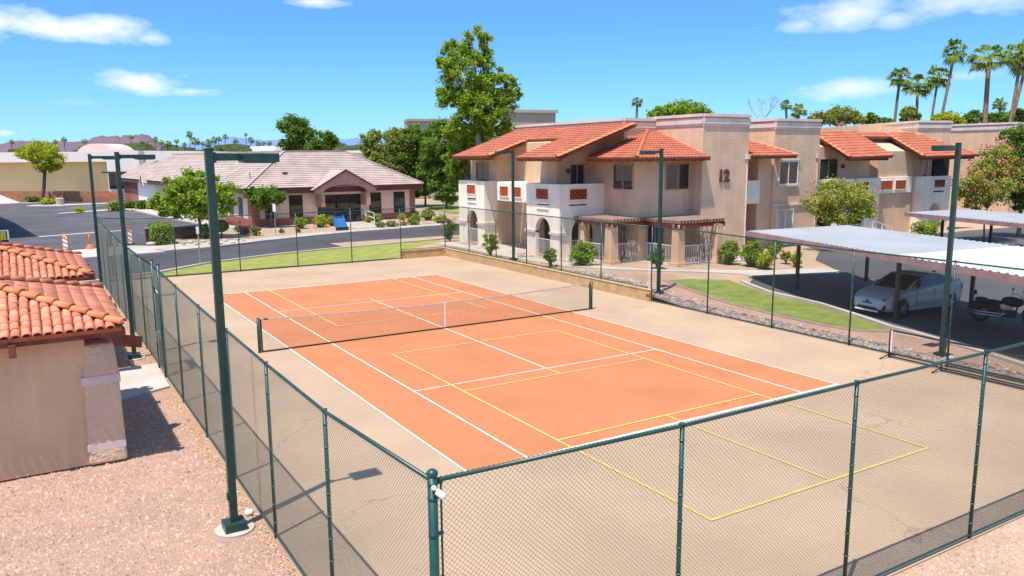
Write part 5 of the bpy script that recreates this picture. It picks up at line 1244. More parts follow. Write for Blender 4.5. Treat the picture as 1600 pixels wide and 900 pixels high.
b = B(); b.prism([tuple(a3), tuple(c3), tuple(c3+n2*.3), tuple(a3+n2*.3)], 0, .85); fix(part('lower_wall', b, m_officebr, bw))
def farblock(label, u0, u1, D0, D1, ztop_v, z0, m, back=15, cat='building', nm='distant_building', roofm=None):
    p = mp(u0, D0); q = mp(u1, D1); d = (q-p).normalized(); nn = Vector((-d.y, d.x)); zt = atD(u0, ztop_v, D0).z
    t = thing(nm, label, cat, (p.x, p.y, 0)); b = B(); b.prism([tuple(p), tuple(q), tuple(q+nn*back), tuple(p+nn*back)], 0, zt); fix(part('wall', b, m, t))
    b = B(); b.prism([tuple(p-nn*.25-d*.25), tuple(q-nn*.25+d*.25), tuple(q+nn*back), tuple(p+nn*back)], zt, zt+.35); fix(part('parapet', b, roofm or m, t)); return t
grey = mat('grey_beige_stucco', (.40,.35,.29), .9, .05, .3)
farblock('grey beige flat roofed block rising behind the red roofed apartments', 800, 868, 95, 97, 177, 0, grey, 4)
farblock('tan building with a pale pinkish roof half hidden behind the dense trees', 642, 712, 116, 118, 190, 0, grey, 4, roofm=m_conctile)
farblock('small white flat building beyond the office roof near the tree', 398, 432, 150, 150, 232, 0, m_white, 8)
farblock('small cream building glimpsed right of the office hip roof', 540, 568, 120, 120, 239, 0, m_mallband, 10)
cz = 2.7; P4 = [onZ(-60, 290, cz), onZ(0, 304.5, cz), onZ(33, 317, cz), onZ(-60, 321, cz)]
cp_ = thing('canopy', 'pale pink flat canopy roof at the far left edge beside the parking lot', 'canopy', (P4[2].x-3, P4[2].y, 0))
b = B(); b.slab(P4, .45); fix(part('canopy_roof', b, m_malldome, cp_))
for p in P4[1:2]:
    b = B(); b.box((p.x-1.2,p.y+.3,0), (p.x-.9,p.y+.6,2.3)); part('post', b, m_steelpost, cp_)

# ================================================================== VEGETATION
rngv = random.Random(11)
def rdir(r):
    z = r.uniform(-1, 1); a = r.uniform(0, 2*pi); k = sqrt(1-z*z); return Vector((k*cos(a), k*sin(a), z))
def leaf_quad(b, p, n, s, r, asp=.55, mi=0):
    t = n.cross(rdir(r)); 
    if t.length < 1e-3: t = Vector((1,0,0))
    t.normalize(); u_ = n.cross(t)
    b.add([p-t*s*.5, p+u_*s*asp*.5+n*s*.08, p+t*s*.5, p-u_*s*asp*.5+n*s*.08], [(0,1,2,3)], mi)
def crown(b, c, rad, nclus, nleaf, ls, r, spread=.30, flat=0., mi=0, fill=.35, down=0.):
    """leaves gathered in clumps spread through an ellipsoid; gaps are left between the clumps"""
    c = Vector(c); cl = []
    for k in range(nclus):
        d = rdir(r); q = r.uniform(fill, .92)**.6
        cl.append((c+Vector((d.x*rad[0], d.y*rad[1], d.z*rad[2]))*q, r.uniform(.6, 1.25)))
    sr = spread*(rad[0]+rad[1]+rad[2])/3
    for k in range(nleaf):
        p0, s0 = cl[r.randrange(len(cl))]; d = rdir(r)*(r.random()**.55)*sr*s0*(1.7 if r.random() < .22 else 1.)
        p = p0+Vector((d.x, d.y, d.z*(.75-flat))); n = (d.normalized()*.6+rdir(r)*.8+Vector((0,0,.35-down))).normalized()
        leaf_quad(b, p, n, ls*r.uniform(.65, 1.35), r, r.uniform(.45,.7), mi)
    return cl
def limbs(b, base, fork, cls, r0, r, every=3, kink=.12):
    base = Vector(base); fork = Vector(fork); mid = (base+fork)/2+Vector((r.uniform(-1,1), r.uniform(-1,1), 0))*kink*(fork-base).length*.4
    b.tube([base-Vector((0,0,.1)), base+(mid-base)*.4, mid, fork], [r0*1.25, r0, r0*.85, r0*.7], 8)
    for i, (p, s) in enumerate(cls):
        if i % every: continue
        m = fork.lerp(p, .5)+Vector((r.uniform(-1,1), r.uniform(-1,1), r.uniform(.0,1)))*.10*(p-fork).length
        b.tube([fork-(fork-base)*.08*r.random(), m, p], [r0*.42, r0*.25, r0*.08], 5, False)
def tree(name, label, D, lobes, trunk, lm, nl, ls, seed, bark=None, group=None, r0=.16, basez=0., spread=.3, fork=None, every=3, cat='tree', extra=None, ncl=14):
    """lobes: (u, v, ru, rv) seen from the survey camera; trunk: (u at the base)"""
    every = every*3; r = random.Random(seed); px = D/FOC; base = atD(trunk, 300, D); base.z = basez
    t = thing(name, label, cat, tuple(base), group); b = B(); cls = []; tot = sum(l[2]*l[3] for l in lobes)
    for (u, v, ru, rv) in lobes:
        c = atD(u, v, D+r.uniform(-.3,.3)*ru*px); rad = (ru*px, ru*px*.9, rv*px)
        cls += crown(b, c, rad, max(9, int(ncl*2.4*ru*rv/tot*len(lobes))), int(2.3*nl*ru*rv/tot), ls*.92, r, spread)
    mats = [lm]
    if extra:
        em, en = extra; mats.append(em); ne = len(cls)
        for k in range(en):
            p0, s0 = cls[r.randrange(ne)]; d = rdir(r); d.z = abs(d.z); p = p0+d*.36*lobes[0][2]*px
            for j in range(4): leaf_quad(b, p+rdir(r)*ls*.6, rdir(r), ls*.9, r, .8, 1)
    part('crown', b, mats, t)
    zc = sum(atD(l[0], l[1], D).z for l in lobes)/len(lobes); zlow = min(atD(l[0], l[1]+l[3], D).z for l in lobes)
    fk = fork or (base.x, base.y, max(basez+.6, zlow+.15*(zc-zlow)))
    b = B(); limbs(b, base, fk, cls, r0, r, every); part('trunk', b, bark or m_bark, t, True)
    return t
def shrub(u, vb, wpx, hpx, lm, label, seed, kind='ball', name='shrub', group='desert shrubs and hedges', ls=None, flowers=0, dz=.0, deep=.9):
    p = onZ(u, vb, 0.)
    for _ in range(4): p = onZ(u, vb, H(p.x, p.y)+dz)
    r = random.Random(seed); D = (p-CAM).dot(FW); px = D/FOC; W = wpx*px/2; Hh = hpx*px
    t = thing(name, label, 'shrub', tuple(p), group); b = B(); c = p+FW*Vector((1,1,0))*W*.6*0; ls = ls or max(.06, 3.4*px)
    area = wpx*hpx; n = int(min(2600, max(160, area*1.6)))
    if kind == 'box':
        for k in range(n):
            a = (r.uniform(-1,1), r.uniform(-1,1), r.uniform(0,1)); m = r.randrange(3); 
            q = Vector((a[0], a[1], a[2])); 
            if m == 0: q.x = math.copysign(1, q.x)
            elif m == 1: q.y = math.copysign(1, q.y)
            else: q.z = 1
            l_ = (abs(q.x)**4+abs(q.y)**4+abs(q.z*1.0)**4)**.25; q /= max(l_, 1)**.6
            j = 1+.14*noise.noise(q*2.7+Vector((seed,0,0)))+r.uniform(-.03,.05)
            pp = p+Vector((q.x*W*j, q.y*W*deep*j, .06+q.z*Hh*j)); leaf_quad(b, pp, (q+rdir(r)*.9).normalized(), ls*r.uniform(.7,1.3), r)
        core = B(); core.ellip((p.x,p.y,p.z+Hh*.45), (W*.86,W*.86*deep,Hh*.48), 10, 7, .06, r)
    elif kind == 'open':
        cl = crown(b, (p.x,p.y,p.z+Hh*.55), (W*.95,W*.95,Hh*.48), 34, int(n*1.3), ls*.8, r, .24, fill=.1)
        core = B()
        for q, s in cl[::2]: core.tube([(p.x,p.y,p.z-.02), (p.x*.6+q.x*.4,p.y*.6+q.y*.4,p.z+Hh*.35), tuple(q)], [.03,.02,.008], 5, False)
    else:
        for k in range(n):
            d = rdir(r); d.z = abs(d.z)*1.0 if r.random() < .8 else d.z*.7
            j = .74+.50*noise.noise(d*1.9+Vector((seed*1.7,0,0)))+.18*noise.noise(d*5+Vector((0,seed,0)))+r.uniform(0,.20)*(2 if r.random() < .12 else 1)
            pp = p+Vector((d.x*W*j, d.y*W*j, Hh*.42+d.z*Hh*.56*j)); pp.z = max(pp.z, p.z+.03)
            leaf_quad(b, pp, (d+rdir(r)*.9).normalized(), ls*r.uniform(.7,1.35), r)
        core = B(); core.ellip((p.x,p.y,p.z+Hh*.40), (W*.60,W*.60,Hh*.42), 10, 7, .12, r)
    mats = [lm]
    if flowers:
        mats.append(m_pinkfl)
        for k in range(flowers):
            d = rdir(r); d.z = abs(d.z); pp = p+Vector((d.x*W*.95, d.y*W*.95, Hh*.5+d.z*Hh*.5))
            for j in range(3): leaf_quad(b, pp+rdir(r)*ls*.5, rdir(r), ls, r, .8, 1)
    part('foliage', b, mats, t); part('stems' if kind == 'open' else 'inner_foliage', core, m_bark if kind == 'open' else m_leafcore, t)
    return t

# --- trees (survey positions are the trunk and crown lobes)
tree('cottonwood_tree', 'tall bright green cottonwood tree rising above the red roof left of centre', 62,
     [(742,72,26,34),(704,92,22,34),(728,120,50,46),(778,126,32,32),(700,150,28,20),(758,165,50,36),(800,150,16,22),(735,192,38,26),(770,190,34,24)], 747, m_leaf, 13000, .26, 21, m_palebark, r0=.26, spread=.24, ncl=16, fork=tuple(atD(745,160,62)))
for i, (lab, D, lob, tk, lm, nl) in enumerate([
    ('grey green airy mesquite at the left end of the tree group behind the office', 96, [(600,228,34,30),(580,222,20,18),(620,232,28,30),(604,258,32,30),(584,246,18,20),(606,285,30,24)], 606, m_leafo, 7600),
    ('wide mid green tree behind the right end of the office roof', 97, [(644,230,38,34),(630,262,34,30),(658,266,34,30),(640,292,34,22),(668,228,26,30)], 664, m_leafm, 11000),
    ('dense dark green tree in the gap left of the red tile roof', 92, [(692,230,36,42),(700,275,30,34),(676,268,28,30),(694,296,30,20)], 697, m_leafd, 8200),
    ('lower bright green tree under the cottonwood and behind the tile roof edge', 66, [(722,215,30,26),(712,262,22,28),(768,218,44,22),(795,205,20,14)], 727, m_leaf, 6000)]):
    tree('shade_tree', lab, D, lob, tk, lm, nl, .0041*D, 30+i, group='trees behind the apartments', spread=.26)
tree('ficus_tree', 'dense dark green round crowned tree behind the office roof ridge', 118, [(458,205,26,26),(485,222,26,20),(455,228,22,14)], 470, m_leafd, 4200, .46, 41, r0=.3)
tree('ficus_tree', 'smaller round dark green tree right of the large tree behind the office ridge', 122, [(514,218,14,14),(505,232,14,10)], 513, m_leafd, 1500, .46, 42, r0=.25)
tree('olive_tree', 'broad leafy multi stemmed tree in the bed behind the near left lamp post', (onZ(308,373)-CAM).dot(FW), [(300,308,44,32),(262,318,26,26),(342,312,36,30),(310,280,30,16),(275,290,22,16)], 308, m_leaf, 6500, .26, 43, r0=.13, spread=.28, ncl=12, every=2)
tree('young_tree', 'small leafy tree in front of the office wall left of its entrance', (onZ(423,357)-CAM).dot(FW), [(415,308,26,18),(395,302,14,10),(436,305,13,12)], 423, m_leafd, 2200, .24, 44, r0=.10, every=2)
tree('mesquite_tree', 'feathery mesquite tree with a crooked leaning trunk in the far parking island', (onZ(64,318)-CAM).dot(FW), [(62,238,30,16),(72,252,26,14),(45,240,18,12),(80,262,14,8)], 62, m_leafy, 3600, .30, 45, m_bark, r0=.28, spread=.30, fork=tuple(atD(70,268,(onZ(64,318)-CAM).dot(FW))))
tree('citrus_tree', 'compact round bright green tree in front of the orange brown block wall', (onZ(117,307)-CAM).dot(FW), [(118,287,20,14),(116,277,11,8)], 117, m_leaf, 1500, .42, 46, r0=.16)
tree('oleander_tree', 'pink flowering oleander tree in front of the second building balcony', 46, [(1312,308,48,26),(1285,322,34,20),(1345,320,30,24),(1312,291,28,14),(1312,335,40,18)], 1312, m_leafy2, 5200, .15, 47, r0=.05, basez=.2, extra=(m_pinkfl, 70), every=1, group='flowering oleander trees')
tree('oleander_tree', 'large pink flowering oleander beside the shady tree at the right edge', 50, [(1545,285,48,36),(1522,300,30,30),(1560,250,30,26)], 1545, m_leafy2, 5600, .16, 48, r0=.06, basez=.2, extra=(m_pinkfl, 190), every=1, group='flowering oleander trees')
tree('shade_tree', 'dark green shady tree at the right edge behind the second carport', 52, [(1592,250,34,56),(1575,220,22,20),(1600,310,24,30)], 1597, m_leafd, 5200, .20, 49, r0=.15, basez=.1, group='trees at right')
tree('shade_tree', 'dark green crown peeping above the flat roof left of the wall numbered 12', 85, [(1065,172,40,11),(1035,176,26,9),(1095,176,24,7)], 1065, m_leaf, 2400, .34, 50, r0=.2)
for i, (lab, D, lob, tk) in enumerate([
    ('round topped pine tree above the second building roof', 110, [(1290,184,26,12),(1315,180,30,12),(1335,186,18,9)], 1305),
    ('small pine crown right of the round topped pine', 112, [(1362,186,14,8),(1385,190,12,5)], 1365),
    ('light green feathery crown below the leaning palm pair', 108, [(1478,186,24,9),(1500,190,10,6)], 1478),
    ('dark pine crown behind the trunk of the tallest thick palm', 110, [(1525,184,22,10),(1560,186,20,10)], 1530),
    ('grey green wispy crown beside the slimmest palm trunk', 105, [(1421,182,15,13)], 1421),
    ('dark tree crown at the right end of the roofline', 100, [(1590,186,20,14)], 1590)]):
    tree('distant_tree', lab, D, lob, tk, [m_leafo, m_leafd, m_leafy, m_leafd, m_leafo, m_leafd][i], 1700, .42, 60+i, r0=.2, group='tree crowns behind the second building', ncl=18)
# bare tree
b = B(); r = random.Random(3); bp = atD(1188, 200, 90)
def twig(p, d, ln, rad, k):
    q = p+d*ln; b.tube([p, (p+q)/2+rdir(r)*ln*.06, q], [rad, rad*.8, rad*.6], 4, False)
    if k:
        for _ in range(3): twig(q, (d+rdir(r)*.55+Vector((0,0,.15))).normalized(), ln*.72, rad*.6, k-1)
twig(Vector((bp.x,bp.y,0)), Vector((0,0,1)), 6.3, .16, 0); twig(Vector((bp.x,bp.y,6.2)), Vector((0,0,1)), 2.3, .10, 4)
tb = thing('bare_tree', 'leafless grey tree sticking up behind the parapet of the building numbered 12', 'tree', (bp.x,bp.y,0)); part('branches', b, m_palebark, tb)

# --- palms
def palm_mesh(seed, rad, n, droop):
    r = random.Random(seed); b = B()
    for k in range(n):
        el = r.uniform(-.75, 1.25); a = 2*pi*k*.381966+r.uniform(-.2,.2); d = Vector((cos(a)*cos(el), sin(a)*cos(el), sin(el)))
        L0 = rad*r.uniform(.42,.56); sd_ = d.cross(Vector((0,0,1))).normalized(); up = sd_.cross(d)
        q = d*L0-Vector((0,0,droop*.12*rad)); b.add([sd_*.03*1, q+sd_*.02, q-sd_*.02, -sd_*.03], [(0,1,2,3)])
        m = 11
        for j in range(m):
            t = -1.25+2.5*j/(m-1); ld = (d*cos(t)+sd_*sin(t)).normalized(); L1 = rad*r.uniform(.42,.55)*(1-.25*abs(t)/1.25)
            mid = q+ld*L1*.55+up*.03*rad; tip = q+ld*L1-Vector((0,0,rad*.22*r.uniform(.6,1.3)))
            wd = ld.cross(up).normalized()*rad*.05
            b.add([q, mid+wd, tip, mid-wd], [(0,1,2,3)])
    return b
palm_me = [mesh_of(palm_mesh(s, 1., 30, 1), 'fronds', m_leafp) for s in (1, 2, 3)]
def palm(ub, ut, vt, D, rpx, tr_px, label, k, skirt=True, grp='fan palms above the second building'):
    top = atD(ut, vt, D); base = atD(ub, 250, D); base.z = 0; px = D/FOC
    t = thing('fan_palm', label, 'palm tree', tuple(base), grp); rd = tr_px*px*.37
    b = B(); pts = []
    for i in range(9):
        s = i/8; p = base.lerp(top, s)+Vector(RT)*math.sin(s*pi)*.25*(1 if k % 2 else -1); pts.append(p)
    b.tube(pts, [rd*(1.25-.35*i/8) for i in range(9)], 8); part('trunk', b, m_palmbark, t, True)
    o = bpy.data.objects.new('fronds', palm_me[k % 3]); COL.objects.link(o); o.parent = t; o.location = top-base; o.scale = (rpx*px,rpx*px*.92,rpx*px*(.85+.12*(k % 4))); o.rotation_euler = (.12*math.sin(k*2.1),.12*math.cos(k*1.7),k*1.3)
    if skirt:
        b = B(); r = random.Random(k)
        for j in range(40):
            a = r.uniform(0, 2*pi); d = Vector((cos(a), sin(a), 0)); p = top+d*rd*.9-Vector((0,0,rpx*px*r.uniform(0,.25))); q = p+d*rpx*px*.07-Vector((0,0,rpx*px*.30)); s_2 = Vector((-d.y, d.x, 0))*.05
            b.add([p-s_2, p+s_2, q], [(0,1,2)])
        part('dead_frond_skirt', b, m_palebark, t)
    return t
for k, a in enumerate([
    (1393,1407,118,130,24,6,'slim fan palm, leftmost of the tall palms above the second building'),
    (1424,1434,133,120,29,6,'short spreading fan palm right beside the leftmost slim palm'),
    (1447,1467,116,125,24,5,'slim fan palm left of the leaning palm'),
    (1446,1492,78,120,24,6,'tall fan palm leaning right, third from the thick trunked palm'),
    (1545,1546,90,85,40,10,'thick trunked straight fan palm with the widest crown'),
    (1556,1597,78,90,34,7,'leaning fan palm near the right edge, left of a close pair'),
    (1562,1606,92,95,30,7,'leaning fan palm cut off by the right edge of the photo'),
    (1562,1562,162,140,14,5,'small distant palm low between the thick palm and the leaning pair')]): palm(*a[:6], a[6], k)
palm(996,996,158,130,13,5,'lone small fan palm above the flat parapet left of the hip roof', 8, grp='palms behind building 12')
palm(1228,1228,163,110,12,5,'small dark palm just right of the building numbered 12', 9, grp='palms behind building 12')
palm(1248,1248,172,105,17,7,'bushy pale green palm behind the roofline right of the building numbered 12', 10, grp='palms behind building 12')
for i, (u, v, rp, D) in enumerate([(132,220,6,420),(86,221,5,420),(230,226,7,330),(296,209,7,320),(352,213,6,330),(384,210,4,380),(305,219,9,260),(326,223,8,260),(262,224,8,280)]):
    palm(u, u, v, D, rp, 1.6, ['thin palm above the mountain slope left of the pink vault','short palm far left above the mesquite tree','broad distant palm right of the mountain','tallest palm of the distant treeline','dark distant palm left of the bare pole palm','single very thin distant palm against the blue mountain','feathery palm below the tallest distant palm','squat distant palm behind the near lamp post','rounded distant palm behind the olive tree'][i], 20+i, False, 'distant palms on the skyline')

r_p = random.Random(31)
for i in range(16):
    u = (205,222,243,252,276,288,317,335,342,368,392,403,412,421,18,100)[i]
    palm(u, u, r_p.uniform(214, 225), r_p.uniform(250, 380), r_p.uniform(4.5, 7), 1.5, 'one of the small distant palms poking out of the skyline tree belt', 40+i, False, 'small palms in the skyline tree belt')

# --- shrubs
def H0(*a): return H(*a)
SH = [
 (470,358,20,18,m_leaf,'round green shrub left of the blue cart below the office window','ball'),
 (466,364,12,8,m_leafo,'low olive tuft at the foot of the round shrub below the office window','open'),
 (501,356,21,20,m_leafy,'yellow green round shrub left of the entrance railing','ball'),
 (519,354,13,17,m_leafy,'small yellow green shrub touching the blue cart','ball'),
 (576,349,10,13,m_leafy,'yellow green shrub half hidden by the ramp railing','ball'),
 (590,348,13,14,m_leafy,'yellow green shrub at the right end of the ramp railing','ball'),
 (594,357,17,11,m_leafo,'low grey green shrub at the foot of the ramp railing','ball'),
 (612,356,19,11,m_leafo,'low grey green shrub between ramp and second right window','ball'),
 (628,344,13,10,m_leafy,'small yellow shrub against the brick wainscot','ball'),
 (631,354,13,9,m_leafo,'small olive tuft in front of the brick wainscot','open'),
 (647,341,16,12,m_leafy,'yellow green shrub at the right corner of the office','ball'),
 (646,353,20,16,m_leaf,'round green shrub in front of the office corner','ball'),
 (669,345,22,18,m_leaf,'bright green ball shrub standing alone in gravel right of the office','ball'),
 (688,350,20,14,m_leafy,'yellow green shrub left of the corner oleander','ball'),
 (440,365,10,8,m_leafo,'tiny olive tuft by the sign post','open'),
 (400,369,22,16,m_leafo,'olive green shrub beside the dark brick pier','open'),
 (373,363,12,11,m_leafo,'small olive shrub left of the dark brick pier','ball'),
 (703,378,28,42,m_leafd,'upright oleander with few pink flowers behind the far court corner','open'),
 (254,381,33,30,m_leaf,'clipped box hedge in front of the low dark brick wall','box'),
 (322,374,15,24,m_leafd,'dark clipped shrub behind the near left lamp post','ball'),
 (346,373,24,30,m_leafd,'round topiary on a short trunk right of the near lamp post','topiary'),
 (203,327,14,11,m_leafd,'dark green hedge plant at the brick corner of the office wing','box'),
 (222,328,18,13,m_leafd,'dark hedge plant along the white office panel','box'),
 (238,328,16,12,m_leafy,'yellow green hedge plant behind the olive tree','box'),
 (182,330,21,15,m_leaf,'clipped green hedge at the end of the parking island','box'),
 (124,333,15,9,m_leafy,'small yellow green bush on the pointed parking island','ball'),
 (75,321,23,11,m_leafy,'bright mounded bush on the kerbed island by the mesquite trunk','ball'),
 (51,317,21,11,m_leafd,'dark mounded bush left of the mesquite trunk','ball'),
 (78,309,14,8,m_leafo,'grey green bush behind the mesquite trunk','ball'),
 (137,303,12,8,m_leafo,'grey green bush right of the citrus tree','ball'),
 (169,304,11,9,m_leafo,'pale green ball bush in front of the block wall','ball'),
 (910,415,44,37,m_leaf,'large dense green shrub before the first patio pergola','ball'),
 (767,402,24,42,m_leaf,'loose sprouting oleander between the two arched porches','open'),
 (860,417,24,30,m_leaf,'loose small oleander just left of the large dense shrub','open'),
 (1026,420,28,36,m_leafd,'dark leafy shrub right behind the lamp post by the pergolas','open'),
 (1139,413,28,36,m_leaf,'dense green shrub right of the last pergola column','ball'),
 (1174,416,33,38,m_leaf,'dense wide green shrub in front of the wall numbered 12','ball'),
 (1194,420,26,26,m_leafy,'round yellow green shrub nearest the pavement under the carport tip','ball'),
 (1207,404,18,22,m_leaf,'green shrub behind the yellow green ball by the carport tip','ball'),
 (1148,384,40,26,m_leafy,'tall bright shrub tops behind the dense green pair','ball'),
 (1228,412,18,22,m_leafo,'thin pale stemmed shrub left of its twin under the carport','open'),
 (1243,417,22,25,m_leafy,'pale yellow green shrub under the left end of the carport','open'),
 (1215,392,20,16,m_leafd,'dark shrub in the shade under the carport','ball'),
 (1447,371,38,22,m_leaf,'clipped green mound before the porch of the second building','box'),
 (1592,402,20,20,m_leafy,'yellow green bush in the gap between the carports','ball'),
]
for i, (u, vb, wp, hp, lm, lab, kd) in enumerate(SH):
    if kd == 'topiary':
        p = onZ(u, vb, 0); D = (p-CAM).dot(FW); px = D/FOC
        t = thing('shrub', lab, 'shrub', tuple(p), 'desert shrubs and hedges'); b = B(); r = random.Random(5)
        for k in range(1100):
            d = rdir(r); leaf_quad(b, p+Vector((0,0,hp*px*.66))+d*wp*px*.5*r.uniform(.85,1.05)*Vector((1,1,.8)) if False else p+Vector((d.x*wp*px*.5, d.y*wp*px*.5, hp*px*.66+d.z*wp*px*.38))*1.0, (d+rdir(r)*.8).normalized(), .16*r.uniform(.7,1.3), r)
        part('foliage', b, lm, t); b = B(); b.tube([(p.x,p.y,-.05),(p.x+.05,p.y,hp*px*.5)], [.07,.05], 6); b.ellip((p.x,p.y,hp*px*.66), (wp*px*.42,wp*px*.42,wp*px*.33)); part('trunk', b, m_leafcore, t); continue
    shrub(u, vb, wp, hp, lm, lab, 100+i, kd, flowers=14 if 'few pink' in lab else 0, ls=.13 if vb > 400 and u > 700 and u < 1280 else None)

# --- distant tree belt, hills
r = random.Random(77); b = B(); cb = B()
for k in range(520):
    u = r.uniform(-260, 760); D = r.uniform(230, 520); 
    if u > 600: D = r.uniform(160, 300)
    hgt = (6.0+r.uniform(.3, 1.15)*D/62.)*r.uniform(.6,1.12); base = atD(u, 250, D); w_2 = hgt*r.uniform(.35,.8)
    cb.ellip((base.x,base.y,hgt*.5), (w_2,w_2,hgt*.5), 7, 5, .18, r)
    for j in range(70):
        d = rdir(r); d.z = abs(d.z); leaf_quad(b, Vector((base.x+d.x*w_2, base.y+d.y*w_2, hgt*.5+d.z*hgt*.52)), (d+rdir(r)*.6).normalized(), r.uniform(.6,1.2), r)
for k in range(260):
    u = r.uniform(760, 2100); D = r.uniform(120, 260); hgt = r.uniform(6., 10.); base = atD(u, 250, D); w_2 = hgt*r.uniform(.5,.9)
    cb.ellip((base.x,base.y,hgt*.5), (w_2,w_2,hgt*.5), 7, 5, .18, r)
    for j in range(40):
        d = rdir(r); d.z = abs(d.z); leaf_quad(b, Vector((base.x+d.x*w_2, base.y+d.y*w_2, hgt*.5+d.z*hgt*.52)), (d+rdir(r)*.6).normalized(), r.uniform(.5,1.2), r)
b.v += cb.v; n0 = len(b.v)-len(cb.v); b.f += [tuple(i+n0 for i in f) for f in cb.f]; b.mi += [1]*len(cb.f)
tag(part('distant_trees', b, [m_leaffar, m_leafcore]), 'belt of distant green trees along the horizon behind all the buildings', 'trees', kind='stuff')
def hill(name, prof, D, depth, m):
    b = B(); n = len(prof); vs = []
    rows = 9; r = random.Random(4)
    pts = []
    for i in range(n-1):
        for s in range(8): t = s/8; pts.append((prof[i][0]*(1-t)+prof[i+1][0]*t, prof[i][1]*(1-t)+prof[i+1][1]*t))
    pts.append(prof[-1])
    for j in range(rows):
        k = j/(rows-1)
        for (u, v) in pts:
            c = atD(u, 245, D+depth*(k-.5)*2); top = max(1., atD(u, v, D).z)
            e = 1-abs(k-.5)*2; z = top*(e**.8)*(1+.16*noise.noise(Vector((u*.03, k*3, 1.)))*(1-e)+.05*noise.noise(Vector((u*.2,k*7,0)))*e); vs.append((c.x, c.y, z-(20 if e == 0 else 0)))
    w_ = len(pts); b.add(vs, [(j*w_+i, j*w_+i+1, (j+1)*w_+i+1, (j+1)*w_+i) for j in range(rows-1) for i in range(w_-1)])
    fix(struct(name, b, m, True))
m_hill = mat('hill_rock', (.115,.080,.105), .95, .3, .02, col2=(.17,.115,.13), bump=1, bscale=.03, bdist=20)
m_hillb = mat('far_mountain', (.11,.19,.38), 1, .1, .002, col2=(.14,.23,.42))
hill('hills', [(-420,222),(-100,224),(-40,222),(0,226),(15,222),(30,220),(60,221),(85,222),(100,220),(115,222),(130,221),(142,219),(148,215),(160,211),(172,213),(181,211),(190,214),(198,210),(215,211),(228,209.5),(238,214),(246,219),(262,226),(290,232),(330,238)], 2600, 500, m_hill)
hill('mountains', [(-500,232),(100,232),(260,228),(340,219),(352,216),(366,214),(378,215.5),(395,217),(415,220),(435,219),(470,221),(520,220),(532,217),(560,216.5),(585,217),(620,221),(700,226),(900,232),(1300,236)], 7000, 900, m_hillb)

# ================================================================== STREET THINGS
def post_sign(u, vb, vt, label, plate=None, pm=None, wd=.05, name='sign_post', cat='sign'):
    p = onZ(u, vb, H(onZ(u,vb).x, onZ(u,vb).y)); D = (p-CAM).dot(FW); zt = atD(u, vt, D).z
    t = thing(name, label, cat, tuple(p)); b = B(); b.tube([(p.x,p.y,-.1),(p.x,p.y,zt)], wd/2, 8); part('post', b, m_steel, t)
    if plate:
        w_, h_ = plate; rt = Vector((RT.x, RT.y, 0)).normalized(); q = Vector((p.x,p.y,zt-h_/2))-Vector((FW.x,FW.y,0)).normalized()*.05
        b = B(); b.obox(q, rt*w_/2, Vector((FW.x,FW.y,0)).normalized()*.01, Vector((0,0,h_/2))); part('plate', b, pm or m_white, t)
    return t
post_sign(313, 414, 353, 'thin grey post on the grass verge behind the far fence', (.16,.42), wd=.07)
post_sign(431, 369, 318, 'narrow white street sign on a thin post in front of the office', (.22,.60), wd=.06)
post_sign(268, 356, 328, 'small white parking sign at the edge of the parking lot near the olive tree', (.75,.75), wd=.06)
# barricades and delineators
def barricade(u, vb, vt, wpx, label, k):
    p = onZ(u, vb); D = (p-CAM).dot(FW); px = D/FOC; zt = atD(u, vt, D).z; W = wpx*px
    t = thing('barricade', label, 'barricade', tuple(p), 'striped lot barricades'); rt = Vector((RT.x, RT.y, 0)).normalized(); fw = Vector((FW.x,FW.y,0)).normalized()
    b = B(); b.obox(p+Vector((0,0,zt*.5)), rt*W*.5, fw*.02, Vector((0,0,zt*.5))); part('panel', b, m_white, t)
    for j in range(3):
        z = zt*(.16+.3*j); b = B(); h = zt*.07
        P = [p-fw*.028+rt*W*.5*x+Vector((0,0,z+zz)) for x, zz in ((-1,h*1.6),(1,-h*.6),(1,h*1.0),(-1,h*3.2))]
        b.add(P+[q+fw*.004 for q in P], [(0,1,2,3),(7,6,5,4),(0,4,5,1),(1,5,6,2),(2,6,7,3),(3,7,4,0)]); part('stripe', b, m_orangep, t)
    b = B(); b.obox(p+Vector((0,0,.04)), rt*W*.7, fw*.2, Vector((0,0,.04))); part('base', b, m_black, t)
    b = B(); b.obox(p+Vector((0,0,zt+.07)), rt*.08, fw*.05, Vector((0,0,.09))); part('warning_light', b, m_yellow if k else m_orangep, t)
    return t
barricade(103, 392, 369, 7, 'orange and white striped barricade with yellow lamp at the lot entrance', 1)
barricade(204.5, 382, 358, 6, 'orange and white striped barricade half hidden behind the second lamp post', 0)
p = onZ(141, 389); t = thing('delineator', 'slim orange delineator post on a round base in the lot entrance', 'delineator', tuple(p))
b = B(); b.tube([(p.x,p.y,0),(p.x,p.y,.08),(p.x,p.y,.12),(p.x,p.y,.32)], [.30,.30,.22,.14], 14); part('base', b, m_orangep, t, True)
b = B(); b.tube([(p.x,p.y,.3),(p.x,p.y,1.05)], .055, 10); b.tube([(p.x,p.y,1.05),(p.x,p.y,1.15)], .03, 8); part('post', b, m_orangep, t, True)
